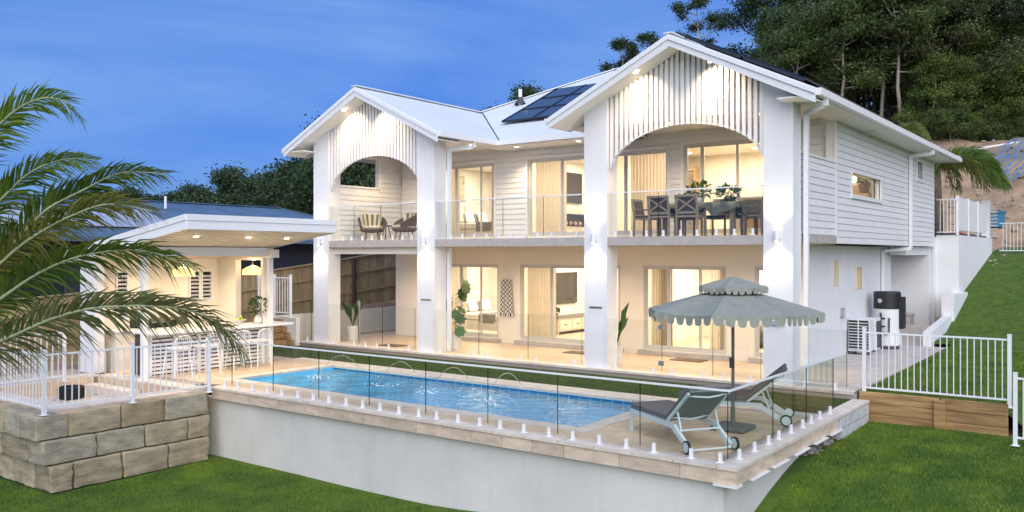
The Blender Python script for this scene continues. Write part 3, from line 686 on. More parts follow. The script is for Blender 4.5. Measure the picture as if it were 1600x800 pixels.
rp('roof_plane', [(XL0, 14.15, EV), (XL0+6.1, ym, hh), (XR1-6.1, ym, hh), (XR1, 14.15, EV)], 'roof_x')
q = MB()
for u, v in (((XLm, -.52, r+.02), (XLm, yv, r+.02)), ((XRm, -.52, r+.02), (XRm, yv, r+.02)), ((XLm, yv, r+.02), (XL0+6.1, ym, hh+.02)), ((XRm, yv, r+.02), (XR1-6.1, ym, hh+.02)), ((XL0+6.1, ym, hh+.02), (XR1-6.1, ym, hh+.02)), ((XR1, 14.15, EV+.02), (XR1-6.1, ym, hh+.02))): q.bar(u, v, .2, .025)
q.build('ridge_capping', 'roof_light', house)
for sx in (-.07, .07):
    q = MB(); q.bar((XL1-.02+sx, 1.98, EV+.012), (XLm+sx, yv, r+.012), .025, .03); q.build('valley_gutter', 'solar_edge', house)
def gutter(pts):
    q = MB()
    for u, v in zip(pts, pts[1:]): q.bar(u, v, .115, .13)
    return q.build('gutter', 'white_metal', house)
gutter([(XL1+.05, -.48, EV-.075), (XL1+.05, 1.89, EV-.075)]); gutter([(XL1+.11, 1.89, EV-.075), (XR0-.11, 1.89, EV-.075)]); gutter([(XR0-.05, -.48, EV-.075), (XR0-.05, 1.89, EV-.075)]); gutter([(XR1+.05, -.48, EV-.075), (XR1+.05, 14.15, EV-.075)]); gutter([(XL0-.05, -.48, EV-.075), (XL0-.05, 14.15, EV-.075)])
for u, v in (((XL1+.0, -.4), (XL1, 1.84)), ((XR1, -.4), (XR1, 14.1))):
    box('fascia_board', u[0]-.03, u[0]-.01, u[1], v[1], SZ-.01, EV-.03, 'white_metal', house)
box('fascia_board', XL1-.03, XR0+.03, 1.93, 1.95, SZ-.01, EV-.03, 'white_metal', house)
def pipe(pts): q = MB(); [q.bar(u, v, .09, .09, up=(1, 0, 0)) for u, v in zip(pts, pts[1:])]; return q.build('downpipe', 'white_metal', house)
pipe([(XR1+.04, .0, 5.5), (XR1+.04, .0, 5.36)]); pipe([(XR1+.0, .0, 5.38), (-5.5, .55, 5.34)]); pipe([(-5.5, .55, 5.38), (-5.5, .55, 0)])
pipe([(XR1+.04, 9.9, 5.5), (XR1+.04, 9.9, 5.36)]); pipe([(XR1, 9.9, 5.38), (-5.54, 9.95, 5.34)]); pipe([(-5.54, 9.95, 5.38), (-5.54, 9.95, 2.74)]); pipe([(-5.54, 9.95, 2.72), (-6.18, 9.5, 2.64)]); pipe([(-6.18, 9.5, 2.66), (-6.18, 9.5, 0)])
pipe([(XL1+.03, .9, 5.5), (XL1+.03, .9, 5.36)]); pipe([(XL1, .9, 5.36), (-14.82, .52, 5.3)]); pipe([(-14.82, .52, 5.36), (-14.82, .52, 2.95)]); pipe([(-14.82, .52, 2.7), (-14.82, .52, 0)])
q = MB(); q.tube([(-16.0, 5.3, 7.2), (-16.0, 5.3, 7.75)], .06, 10); q.build('vent_pipe', 'white_metal', house); q = MB(); q.lathe([(.2, 0), (.12, .1), (.07, .22)], (-16.0, 5.3, 7.28), 12); q.build('vent_flashing', 'dark_grey', house)
# soffit downlights
def dl(x, y, z, e=14, ang=95, parent=house, nm='downlight', sp=True, tilt=0):
    l = MB(); l.tube([(x, y, z-(.014 if abs(z-2.765) > .01 else .003)), (x, y, z-.002)], .05, 12); l.build(nm, 'bulb', parent)
    if sp: spot('downlight_beam', (x, y, z-.03), e, ang, .9, (R(tilt), 0, 0))
for x in (-17.95, -16.6, -8.85, -7.15): dl(x, -.30, gz(x)-.045, 150, 120, tilt=38)
dl(-14.7, 1.3, SZ, 12); dl(-14.0, 2.4, SZ, 140, 120); dl(-12.0, 2.4, SZ, 140, 120)
for x in (-18.0, -16.3, -9.0, -8.0, -6.8): dl(x, 1.6, 5.60, 150, 140)
for x in (-18.0, -16.4, -14.2, -12.8, -11.2, -9.0, -7.9, -6.9): dl(x, 1.6, 2.765, 120, 140)
# signs on pillars
for (x0, x1, z, m, lb) in ((-10.19, -9.86, 1.35, 'sign_dark', 'dark lettering'), (-15.34, -14.99, 1.36, 'sign_gold', 'gold lettering')):
    pi = pobj[2] if x0 > -12 else pobj[1]; w = x1-x0
    for ch, (a, c) in enumerate(((0, .08), (.1, .17), (.19, .25), (.28, .35), (.37, .45), (.48, .54), (.56, .63), (.66, .74), (.76, .85), (.88, 1))):
        q = MB(); xa, xc = x0+a*w, x0+c*w
        q.box(xa, xa+.006, -.012, -.002, z-.022, z+.022); q.box(xc-.006, xc, -.012, -.002, z-.022, z+.022)
        if ch % 3 != 1: q.box(xa+.006, xc-.006, -.012, -.002, z+.014, z+.022)
        if ch % 2: q.box(xa+.006, xc-.006, -.012, -.002, z-.022, z-.014)
        else: q.box(xa+.006, xc-.006, -.012, -.002, z-.004, z+.004)
        q.build('letter', m, pi)
q = MB(); q.box(-6.06, -5.74, -.05, -.002, 1.16, 1.19); q.box(-6.05, -5.75, -.012, -.002, 1.19, 1.24); q.build('hook_rail', 'blue_grey', pobj[3])
# solar arrays
for (nx, ny, o, ux, uy, lab, hide) in ((3, 3, (-15.2, 3.3), (1.05, 0), (0, 1), 'dark solar array on the roof slope between the two gables', 0),):
    arr = thing('solar_array', (o[0], o[1], 6.4), lab, 'solar panels')
    for i in range(nx+1):
        for j in range(ny):
            x0 = o[0]+i*1.08; y0 = o[1]+j*.98; f = lambda x, y: rz(y-1.95)+.12
            x1 = x0+1.05; y1 = y0+.95; q = MB(); q.slab([(x0, y0, f(0, y0)), (x1, y0, f(0, y0)), (x1, y1, f(0, y1)), (x0, y1, f(0, y1))], .035)
            pn = q.build('solar_panel', 'solar', arr)
            q = MB(); q.bar((x0, y0-.01, f(0, y0)-.01), (x1, y0-.01, f(0, y0)-.01), .03, .05); q.bar((x0-.005, y0, f(0, y0)), (x0-.005, y1, f(0, y1)), .02, .04); q.build('panel_rim', 'solar_edge', pn)
arr = thing('solar_array', (-6.8, 2, 6.6), 'dark solar array along the right slope of the right gable roof', 'solar panels')
for j in range(7):
    for i in range(2):
        y0 = -.2+j*1.0; y1 = y0+.97; x0 = -7.75+i*1.25; x1 = x0+1.2; f = lambda x: rz(XR1-x)+.13
        q = MB(); q.slab([(x0, y0, f(x0)), (x1, y0, f(x1)), (x1, y1, f(x1)), (x0, y1, f(x0))], .035); q.build('solar_panel', 'solar', arr)
        q = MB(); q.bar((x0, y0-.012, f(x0)-.06), (x1, y0-.012, f(x1)-.06), .03, .05); q.build('panel_rail', 'solar_edge', arr)
# ------------------------------------------------------------------ fences
def PT(u, v, k):
    t = (u-800)/1342; F = Vector((-math.sin(YAW), math.cos(YAW), 0)); Rt = Vector((math.cos(YAW), math.sin(YAW), 0))
    return CAM+(F+Rt*t+Vector((0, 0, (397-v)/1342)))*k
def spigot(parent, x, y, z, h=.13):
    key = ('spig', h)
    if key not in BC:
        b = MB(); b.box(-.045, .045, -.045, .045, 0, .012); b.box(-.02, .02, -.026, .026, .012, h); BC[key] = b.mesh('spigot', 'white_metal', bevel=.003)
    link('spigot', BC[key], parent, (x, y, z))
def glass_fence(label, p0, p1, joints, spig, z, top, rail, group=None, gap=.012, cat='glass fence', base=.06):
    """axis aligned run of frameless panels; joints are positions along the run"""
    ax = 0 if abs(p1[0]-p0[0]) > abs(p1[1]-p0[1]) else 1
    t = thing('glass_balustrade', ((p0[0]+p1[0])/2, (p0[1]+p1[1])/2, z), label, cat, group)
    for a, c in zip(joints, joints[1:]):
        a += gap/2; c -= gap/2; q = p0[1-ax]
        A = (a, c, q-.006, q+.006) if ax == 0 else (q-.006, q+.006, a, c)
        g = box('glass_panel', *A, z+base, top, 'fence_glass', t)
        for e in (c,):
            s = 1 if e == a else -1; w = (e-.0, e+.007*s); w = (min(w), max(w))
            A = (*w, q-.0065, q+.0065) if ax == 0 else (q-.0065, q+.0065, *w)
            box('panel_edge', *A, z+base, top-.001, 'glass_edge', g)
    for s in spig:
        if ax == 0: spigot(t, s, p0[1], z)
        else: spigot(t, p0[0], s, z)
    if rail:
        a, c = joints[0], joints[-1]
        A = (a, c, p0[1]-.016, p0[1]+.016) if ax == 0 else (p0[0]-.016, p0[0]+.016, a, c)
        box('top_rail', *A, top+.001, top+.026, 'white_metal', t)
    return t
FS = [-14.9, -14.5, -14.03, -13.56, -13.14, -12.68, -12.25, -11.83, -11.38, -10.96, -10.54, -10.09, -9.64, -9.25, -8.8, -8.36, -7.96, -7.51, -7.06, -6.65, -6.21, -5.78, -5.36, -4.82, -4.42]
glass_fence('long glass fence with slim top rail along the front edge of the pool terrace', (-15, -6.22), (-4.3, -6.22), [-14.98, -14.73+.05, -13.39, -12.09, -10.79, -9.48, -8.19, -6.9, -5.56, -4.31], FS, ZT+.007, .80, True)
glass_fence('glass fence with top rail along the right end of the pool terrace', (-4.3, -6.2), (-4.3, -1.8), [-6.2, -4.65, -3.19, -1.79], [-5.89, -5.36, -4.83, -4.42, -3.9, -3.37, -2.97, -2.52, -1.97], ZT+.007, .80, True)
bays = (((-19.97, -19.6), 'short glass pool fence panel left of the first white pillar'), ((-18.9, -17.6, -16.7, -15.5), 'glass pool fence with gate latch between the first and second pillars'),
        ((-14.86, -13.35, -11.85, -10.35), 'glass pool fence between the second and third pillars on the patio edge'), ((-9.72, -8.35, -7.2, -6.19), 'glass pool fence between the third and fourth pillars behind the umbrella'), ((-5.56, -4.55), 'glass pool fence panel right of the fourth pillar'))
for js, lb in bays:
    sp = []
    for a, c in zip(js, js[1:]): sp += [a+.22, c-.22] if c-a > .5 else [(a+c)/2]
    g = glass_fence(lb, (js[0], -.05), (js[-1], -.05), list(js), sp, .004, 1.13, False)
    if 'latch' in lb:
        q = MB(); q.box(-17.63, -17.57, -.085, -.06, .12, 1.2); q.tube([(-17.6, -.075, 1.12), (-17.6, -.075, 1.26)], .03, 8); q.tube([(-17.6, -.075, .12), (-17.6, -.075, .3)], .035, 8); q.build('gate_latch', 'chrome', g)
    if 'umbrella' in lb:
        q = MB(); q.box(-8.42, -8.30, -.10, -.07, .18, .28); q.build('gate_hinge', 'chrome', g); q = MB(); q.box(-8.42, -8.30, -.10, -.07, .95, 1.05); q.build('gate_hinge', 'chrome', g)
for js, lb, sp in (((-18.93, -17.95, -16.9, -15.5), 'glass balustrade on the left balcony before the two striped chairs', [-18.41, -18.07, -17.63, -17.25, -16.88, -16.46, -16.08, -15.73]),
               ((-14.86, -13.9, -12.7, -11.5, -10.35), 'glass balustrade with rail on the middle balcony', [-14.37, -14.0, -13.61, -13.22, -12.84, -12.45, -12.06, -11.67, -11.29, -10.58]),
               ((-9.72, -8.5, -7.3, -6.19), 'glass balustrade with rail on the right balcony before the dining set', [-9.57, -9.17, -8.79, -8.39, -7.99, -7.61, -7.19, -6.8, -6.41])):
    glass_fence(lb, (js[0], .08), (js[-1], .08), list(js), sp, 2.932, 3.90, 'rail' in lb or True, cat='balustrade')
def bal_fence(label, p0, p1, z0, z1, posts, sp=.115, cat='metal fence', group=None, w=.016, slope=0):
    """white tubular fence: rails, posts, balusters"""
    a, c = Vector(p0), Vector(p1); L = (c-a).length; d = (c-a)/L; t = thing('metal_fence', ((p0[0]+p1[0])/2, (p0[1]+p1[1])/2, z0), label, cat, group)
    P = lambda s, z: (a.x+d.x*s, a.y+d.y*s, z+slope*s)
    for z in (z0+.06, z1-.02):
        b = MB(); b.bar(P(0, z), P(L, z), .036, .03); b.build('rail', 'white_metal', t, origin=P(L/2, z))
    key = ('bal', round(z1-z0, 3), w)
    if key not in BC: b = MB(); b.box(-w/2, w/2, -w/2, w/2, 0, z1-z0-.10); BC[key] = b.mesh('baluster', 'white_metal')
    n = int(L/sp)
    for i in range(1, n):
        s = L*i/n; link('baluster', BC[key], t, P(s, z0+.07))
    for s in posts:
        b = MB(); b.box(-.03, .03, -.03, .03, -.06, z1-z0+.06); b.box(-.034, .034, -.034, .034, z1-z0+.06, z1-z0+.075); b.box(-.06, .06, -.06, .06, -.07, -.06)
        o = link('post', b.mesh('post', 'white_metal'), t, P(s, z0))
    return t
bal_fence('white metal fence on top of the sandstone block wall facing the lawn', (-15.1, -9.65), (-15.0, -6.5), -.12, .85, (0, 1.55, 3.12))
bal_fence('white metal fence running left from the corner post above the sandstone blocks', (-15.16, -9.65), (-20.2, -9.65), -.12, .85, (2.4, 5.0))
bal_fence('white metal fence at the far side of the sunken pebble pit', (-18.75, -7.55), (-18.75, -9.6), -.12, .88, (0,))
bal_fence('white metal fence above the timber sleeper wall on the right', (-4.25, -.04), (-1.92, -.04), .04, 1.13, (0, 2.33), sp=.105)
bal_fence('lower white metal fence at the far right edge past the sleeper wall', (-1.74, -.9), (-.3, -.95), -.42, .60, (0,), sp=.105)
bal_fence('distant white metal fence along the top of the grass slope', (-5.1+.4, 21), (-2.4, 21), 2.62, 3.75, (1.1,), sp=.12)
bal_fence('white metal railing on the rear deck behind the house corner', (-5.6, 13.95), (-4.98, 13.95), 3.2, 4.33, (), sp=.09, w=.02)
bal_fence('white metal gate panel above the timber steps by the cabana', (-21.45, -.5), (-20.0, -.5), .78, 1.88, (0, .72, 1.45), sp=.12)
# paling fence on the left boundary
pf = thing('paling_fence', (-22.5, 3, .7), 'tall weathered timber paling fence between the cabana and the dark house', 'timber fence')
ft = lambda y: lerp(y, [(-9, 1.35), (-5.5, 1.5), (-.5, 1.9), (2.5, 2.22), (6.3, 2.68), (16, 3.6)]); fb = lambda y: lerp(y, [(-9, -.25), (-3, -.2), (-.5, .4), (1.5, .56), (6.3, .92), (16, 1.5)])
y = -9.0
while y < 13.5:
    w = .145; zt = ft(y+w/2)-.02; zb = fb(y)-.05; key = ('pal', round(zt-zb, 2))
    if key not in BC: q = MB(); h = round(zt-zb, 2); q.box(-.009, .009, -w/2+.004, w/2-.004, 0, h); BC[key] = q.mesh('paling', 'paling')
    o = link('paling', BC[key], pf, (-22.5+random.uniform(-.006, .006), y+w/2, zb)); y += w
for fr in (.28, .68):
    for i in range(9): ya, yb = -9+i*2.5, -9+i*2.5+2.5; q = MB(); q.bar((-22.46, ya, fb(ya)+(ft(ya)-fb(ya))*fr), (-22.46, yb, fb(yb)+(ft(yb)-fb(yb))*fr), .04, .07); q.build('fence_rail', 'paling', pf, origin=(-22.46, ya, fb(ya)+1))
for i in range(9): ya, yb = -9+i*2.5, -9+i*2.5+2.5; q = MB(); q.bar((-22.48, ya, ft(ya)), (-22.48, yb, ft(yb)), .12, .035); q.build('fence_cap', 'paling', pf, origin=(-22.48, ya, ft(ya)))
for yy in (-5.2, -.6, 4.2, 9): box('fence_post', -22.46, -22.34, yy-.06, yy+.06, fb(yy)-.2, ft(yy)-.04, 'fence_dark', pf)
# low white wall, timber steps
lw = thing('low_garden_wall', (-20.95, 5, 0), 'low white rendered wall left of the patio below the timber fence', 'wall')
q = MB(); q.slab([(-21.12, -.42, .70), (-20.88, -.42, .70), (-20.82, 13, .78), (-21.06, 13, .78)], 1.1); q.build('wall_face', 'cream_wall', lw)
q = MB(); q.box(-20.95, -20.0, -.30, -.16, -.3, .70); q.build('return_wall', 'cream_wall', lw)
st = thing('timber_steps', (-20.5, -.9, -.1), 'timber sleeper steps below the white gate', 'steps')
for i in range(4): box('sleeper', -21.4+.0, -20.05-.16*i, -.44-.0, -.34-.0, -.12+.19*i, .06+.19*i, 'timber_sleeper', st, bevel=.006)
for i in range(4): box('step_tread', -21.3, -20.2-.16*i, -.98, -.45, -.12+.19*i, .05+.19*i, 'timber_sleeper', st, bevel=.006)
# timber sleeper wall on the right
tw = thing('sleeper_wall', (-3.1, -.1, -.3), 'timber sleeper retaining wall with centre post below the white fence', 'retaining wall')
for r in range(3):
    z1 = .03-.2*r-(.0)
    for (a, c) in ((-4.33, -2.98), (-2.96, -1.93)): box('sleeper', a+.004, c-.004, -.12-random.uniform(0, .008), -.06, z1-.196, z1, 'timber_sleeper', tw, bevel=.008)
box('sleeper_post', -3.06, -2.88, -.19, -.13, -.62, .0, 'timber_sleeper', tw, bevel=.008)
box('steel_post', -4.36, -4.335, -.14, -.05, -.35, .03, 'dark_grey', tw)
for i in range(5): box('sleeper_edging', -4.43, -4.37, .1+i*1.8, 1.85+i*1.8, -.1, .035, 'timber_sleeper' if i > 3 else 'side_paver', patio)
# ------------------------------------------------------------------ sandstone wall and pit on the left
sw = thing('sandstone_block_wall', (-15.5, -8, -.8), 'retaining wall of big rough sandstone blocks below the white fence', 'retaining wall')
def block(x0, x1, y0, y1, z0, z1):
    bm = bmesh.new(); bmesh.ops.create_cube(bm, size=1); c = Vector(((x0+x1)/2, (y0+y1)/2, (z0+z1)/2)); d = Vector((x1-x0, y1-y0, z1-z0))
    for v in bm.verts: v.co = Vector((v.co.x*d.x, v.co.y*d.y, v.co.z*d.z))
    bmesh.ops.bevel(bm, geom=bm.edges[:], offset=.022, segments=2, affect='EDGES', profile=.6)
    bmesh.ops.subdivide_edges(bm, edges=[e for e in bm.edges if e.calc_length() > .2], cuts=5, use_grid_fill=True)
    for v in bm.verts:
        p = v.co+c; n = Vector((noise.noise(p*3.1), noise.noise(p*3.1+Vector((9, 0, 0))), noise.noise(p*3.1+Vector((0, 9, 0)))))
        m = Vector((noise.noise(p*9), noise.noise(p*9+Vector((5, 0, 0))), 0)); v.co += n*.016+m*.030
    me = D.meshes.new('sandstone_block'); bm.to_mesh(me); bm.free(); me.materials.append(MATS[random.choice(('sandstone', 'sandstone', 'sandstone_grey', 'sandstone_grey', 'sandstone_tan') if z1 > -.5 else ('sandstone', 'sandstone_grey'))]); me.polygons.foreach_set('use_smooth', [True]*len(me.polygons))
    link('sandstone_block', me, sw, c)
def yx(u, x): t = (u-800)/1342; return -16.6+(x/(-math.sin(YAW)+math.cos(YAW)*t))*(math.cos(YAW)+math.sin(YAW)*t)
rows = ((-15.03, -.2, -.612, (37, 108.5, 190, 258, 325)), (-14.97, -.632, -1.032, (55, 152, 228, 294, 328)), (-14.9, -1.052, -1.5, (72, 115, 193, 264, 328)))
for ri, (x, z1, z0, us) in enumerate(rows):
    ys = [yx(u, x) for u in us]; ys[0] = -9.82+.09*ri+.0
    for a, c in zip(ys, ys[1:]): block(x-.6, x+random.uniform(-.02, .02), a+.014, c-.014, z0, z1)
    ya = ys[0]+.0; xx = x-.615-(.25*ri % .5)*0
    while xx > -21:
        w = (.62, .95, .8)[(ri+int(-xx)) % 3]; block(xx-w+.01, xx, ya, ya+.6, z0, z1); xx -= w
b = MB(); b.box(-21, -15.5, -9.3, -9.0, -1.6, -.25); b.box(-15.6, -15.35, -9.3, -6.3, -1.6, -.25); b.box(-21, -20.5, -9, -6.4, -1.6, -.3); b.build('backing', 'sandstone', sw)
pit = MB(); pit.box(-20.5, -15.6, -9.0, -6.55, -.6, -.47); pit.box(-18.95, -18.75, -9.0, -6.9, -.47, -.16); pit.box(-18.75, -15.3, -6.78, -6.45, -.47, -.16); pit.box(-20.5, -18.95, -9.0, -6.5, -.47, -.17)
pit.box(-15.62, -15.1, -9.4, -6.5, -.6, -.2); pit.box(-20.5, -15.62, -9.4, -9.02, -.6, -.2); setting('sunken_pit', pit, 'patio_tile')
tiles(D.objects['sunken_pit'], 'coping_paver', -15.6, -15.2, -9.4, -6.46, -.16, .4, .6, 'coping_top', off=False, th=.04); tiles(D.objects['sunken_pit'], 'coping_paver', -20.4, -15.6, -9.4, -9.02, -.16, .6, .38, 'coping_top', off=False, th=.04)
tiles(D.objects['sunken_pit'], 'coping_paver', -19.2, -18.74, -9.0, -6.8, -.12, .46, .6, 'coping_top', off=False, th=.04); tiles(D.objects['sunken_pit'], 'coping_paver', -18.7, -15.2, -6.8, -6.42, -.12, .6, .38, 'coping_top', off=False, th=.04)
tiles(D.objects['sunken_pit'], 'step_paver', -18.7, -17.0, -7.15, -6.8, -.29, .6, .35, 'coping_top', off=False, th=.17)
b = MB(); r2 = random.Random(2)
for i in range(2600): b.sphere((r2.uniform(-18.7, -15.65), r2.uniform(-8.98, -6.85), -.462), r2.uniform(.012, .028), 5, 3, sq=(1.3, 1, .6))
tag(b.build('pebbles', 'pebble'), 'pale pebbles covering the floor of the sunken pit', 'pebbles', kind='stuff')
pt = thing('black_planter', (-18.05, -7.75, -.45), 'black ribbed drum pot standing in the sunken pebble pit', 'pot')
q = MB(); q.lathe([(.0, 0), (.22, 0), (.24, .02), (.24, .24), (.225, .25), (.21, .24), (.2, .14), (0, .14)], (-18.05, -7.75, -.45), 24); q.build('drum', 'black_plastic', pt)
for i in range(20): a = i*math.pi/10; q = MB(); q.bar((-18.05+.245*math.cos(a), -7.75+.245*math.sin(a), -.44), (-18.05+.245*math.cos(a), -7.75+.245*math.sin(a), -.22), .02, .02); q.build('rib', 'black_plastic', pt)
q = MB(); q.lathe([(.15, 0), (.15, .14), (0, .14)], (-18.05, -7.75, -.45), 12); q.build('soil', 'soil', pt)
# yard ground on the left behind the cabana
b = MB(); b.box(-34, -20.2, -9.2, -.1, -1.7, -.21); setting('left_yard', b, 'dirt')
# ------------------------------------------------------------------ cabana
cab = thing('pool_cabana', (-17.5, -5, ZT), 'white open sided pool cabana with sloping roof and lit timber ceiling', 'cabana')
zr = lambda x: 3.33-.150*(-15.2-x)
q = MB(); q.slab([(-15.22, -6.88, zr(-15.22)), (-15.22, -3.08, zr(-15.22)), (-20.1, -3.08, zr(-20.1)), (-20.1, -6.88, zr(-20.1))], .05); q.build('roof_sheet', 'roof_x', cab)
def fascia(pts, o):
    for u, v in zip(pts, pts[1:]):
        U, V = Vector(u), Vector(v)
        for dz, h, out, m in ((-.05, .12, .018, 'white_metal'), (-.175, .12, .0, 'white_metal'), (-.262, .05, .012, 'white_metal')):
            q = MB(); q.bar(U+Vector((o[0]*out, o[1]*out, dz)), V+Vector((o[0]*out, o[1]*out, dz)), .03, h); q.build('fascia_board', m, cab, origin=tuple(U))
fascia([(-15.2, -6.9, zr(-15.2)), (-15.2, -3.06, zr(-15.2))], (1, 0)); fascia([(-20.1, -6.9, zr(-20.1)), (-15.2, -6.9, zr(-15.2))], (0, -1)); fascia([(-20.1, -3.06, zr(-20.1)), (-15.2, -3.06, zr(-15.2))], (0, 1))
y = -6.87
while y < -3.1:
    q = MB(); q.slab([(-15.23, y+.004, zr(-15.23)-.26), (-15.23, y+.108, zr(-15.23)-.26), (-20, y+.108, zr(-20)-.26), (-20, y+.004, zr(-20)-.26)], .014); q.build('ceiling_board', 'ceiling_board', cab, origin=(-17.5, y, 2.9)); y += .14
box('post', -17.52, -17.40, -6.53, -6.41, ZT, zr(-17.46)-.28, 'white_metal', cab); box('post', -17.52, -17.40, -3.24, -3.12, ZT, zr(-17.46)-.28, 'white_metal', cab)
box('beam', -17.53, -17.39, -6.40, -3.25, 2.50, zr(-17.46)-.285, 'white_metal', cab); box('beam', -19.2, -17.2, -3.30, -3.10, 2.46, 2.66, 'cream_wall', cab)
wall_y('rear_wall', -3.32, -3.16, -19.42, -17.54, ZT, 2.46, [(-18.64, -17.62, .0, 2.40)], 'cream_wall', cab)
LW = [(-6.05, -5.72, 1.0, 2.16), (-4.15, -3.46, 1.34, 2.15)]
wall_x('left_wall', -19.56, -19.42, -6.52, -3.16, ZT, 2.46, LW, 'cream_wall', cab)
wall_y('front_wall', -6.80, -6.56, -19.56, -18.95, ZT, 2.52, [], 'white_render', cab)
for (a, c, p, q2) in LW:
    nb = 2 if c-a > .5 else 1; w = (c-a)/nb
    for k in range(nb):
        sh = MB(); y0 = a+k*w+.01; y1 = y0+w-.02; x = -19.40
        sh.box(x-.03, x, y0, y0+.04, p, q2); sh.box(x-.03, x, y1-.04, y1, p, q2); sh.box(x-.03, x, y0+.04, y1-.04, p, p+.05); sh.box(x-.03, x, y0+.04, y1-.04, q2-.05, q2)
        so_ = sh.build('plantation_shutter', 'white_metal', cab, origin=(x, y0, p)); z = p+.075
        while z < q2-.07:
            bl_ = MB(); bl_.prism([(x-.035, z-.018), (x-.03, z-.024), (x+.012, z+.022), (x+.007, z+.028)], 1, y0+.042, y1-.042); bl_.build('shutter_blade', 'white_metal', so_); z += .095
    box('window_backing', -19.6, -19.57, a-.05, c+.05, p-.05, q2+.05, 'navy_wall', cab)
for yy in (-6.1, -4.8, -3.75): dl(-16.1, yy, zr(-16.1)-.28, 150, 140, cab)
for yy in (-5.7, -4.2): dl(-18.5, yy, zr(-18.5)-.28, 120, 140, cab)
bar = thing('bar_counter', (-17.8, -4.6, ZT), 'white outdoor bar counter clad in horizontal slats under the cabana', 'bar counter')
box('counter_top', -18.15, -17.22, -6.38, -2.62, .79, .84, 'white_metal', bar, bevel=.006); box('counter_carcass', -18.05, -17.58, -6.35, -3.3, ZT, .785, 'fence_dark', bar)
for k, yy in enumerate((-6.35, -5.75, -5.15, -4.55, -3.95, -3.4)):
    box('counter_leg', -17.56, -17.47, yy, yy+.07, ZT, .785, 'white_metal', bar)
    if k < 5:
        for i in range(10): box('slat', -17.57, -17.535+.0, yy+.075, yy+.595, ZT+.03+i*.088, ZT+.03+i*.088+.055, 'weatherboard', bar)
sb = thing('barbecue_bench', (-19.05, -5, ZT), 'white bench along the cabana back wall with a built in barbecue', 'barbecue')
box('cabinet', -19.40, -18.85, -6.3, -3.4, ZT, .76, 'cream_wall', sb); box('bench_top', -19.41, -18.8, -6.35, -3.35, .765, .80, 'white_metal', sb, bevel=.005)
box('barbecue_hood', -19.35, -18.9, -5.7, -4.75, .805, 1.02, 'black_plastic', sb, bevel=.05); box('hood_handle', -18.89, -18.86, -5.5, -4.95, .93, .955, 'chrome', sb); box('splashback', -19.415, -19.405, -5.7, -4.2, .8, 1.0, 'dark_grey', sb)
def stool(x, y, rz_, lb, first=[None]):
    if first[0] is None:
        t = thing('bar_stool', (0, 0, 0), lb, 'bar stool', 'white bar stools at the cabana counter')
        ORG[t.name] = Vector((0, 0, 0)); q = MB(); q.box(-.19, .19, -.19, .19, .60, .635); q.build('seat', 'white_metal', t)
        for sx in (-1, 1):
            for sy in (-1, 1): q = MB(); q.tube([(sx*.17, sy*.17, .60), (sx*.22, sy*.22, 0)], .014, 6); q.build('leg', 'white_metal', t)
        for z in (.25,):
            q = MB(); P = [(-.20, -.20, z), (.20, -.20, z), (.20, .20, z), (-.20, .20, z), (-.20, -.20, z)]; q.tube(P, .01, 6); q.build('footrest', 'white_metal', t)
        q = MB(); q.tube([(.19, -.19, .62), (.22, -.2, .78), (.23, -.15, .88), (.235, 0, .90), (.23, .15, .88), (.22, .2, .78), (.19, .19, .62)], .013, 6); q.build('back_hoop', 'white_metal', t)
        for i in range(7): yy = -.15+.05*i; q = MB(); q.tube([(.19, yy, .63), (.228, yy, .88)], .007, 5); q.build('back_spindle', 'white_metal', t)
        first[0] = t
    else: t = copytree(first[0])
    place(t, (x, y, ZT+.002), rz_, lb)
for i, (yy, lb) in enumerate(((-5.95, 'white bar stool at the left end of the cabana counter'), (-5.25, 'second white bar stool from the left at the cabana counter'), (-4.4, 'white bar stool half hidden by the palm frond tip'), (-3.85, 'white bar stool nearest the right cabana post'))): stool(-17.02, yy, R(random.uniform(-12, 12)), lb)
def pendant(x, y, zt, lb):
    t = thing('pendant_lamp', (x, y, zt), lb, 'pendant lamp', 'woven pendant lamps in the cabana'); ct = zr(x)-.28
    q = MB(); q.tube([(x, y, zt), (x, y, ct-.02)], .004, 5); q.build('cord', 'rattan', t); q = MB(); q.tube([(x, y, ct-.03), (x, y, ct)], .05, 12); q.build('canopy', 'rattan', t)
    q = MB(); q.lathe([(.03, 0), (.12, -.02), (.24, -.09), (.255, -.13), (.25, -.19), (.255, -.21), (.25, -.225), (.24, -.19)], (x, y, zt), 28); q.build('lamp_shade', 'lamp_cane', t, smooth=True)
    q = MB(); q.sphere((x, y, zt-.12), .04); q.build('lamp_bulb', 'bulb_soft', t)
    pl = D.lights.new('pendant_glow', 'POINT'); pl.energy = 22; pl.color = (1, .74, .44); pl.shadow_soft_size = .05; po = D.objects.new('pendant_glow', pl); po.location = (x, y, zt+.03); COL.objects.link(po)
pendant(-17.9, -3.35, 2.26, 'woven cane pendant lamp hanging over the right end of the bar'); pendant(-17.9, -5.25, 2.26, 'woven cane pendant lamp behind the palm frond over the bar')
def leafy(parent, c, rx, rz_, n, size, m='plant_leaf', seed=1, droop=0, asp=.45, name='foliage'):
    r = random.Random(seed); b = MB()
    for _ in range(n):
        while True:
            p = Vector((r.uniform(-1, 1), r.uniform(-1, 1), r.uniform(-1, 1)))
            if .25 < p.length < 1: break
        o = Vector(c)+Vector((p.x*rx, p.y*rx, p.z*rz_)); d = (p+Vector((r.uniform(-.6, .6), r.uniform(-.6, .6), r.uniform(-.3, .8)-droop))).normalized()
        s = d.cross(Vector((r.uniform(-1, 1), r.uniform(-1, 1), 1))).normalized()*size*asp*r.uniform(.7, 1.2); L = d*size*r.uniform(.7, 1.3)
        b.face([o, o+L*.5+s, o+L, o+L*.5-s])
    return b.build(name, m, parent, recalc=False)
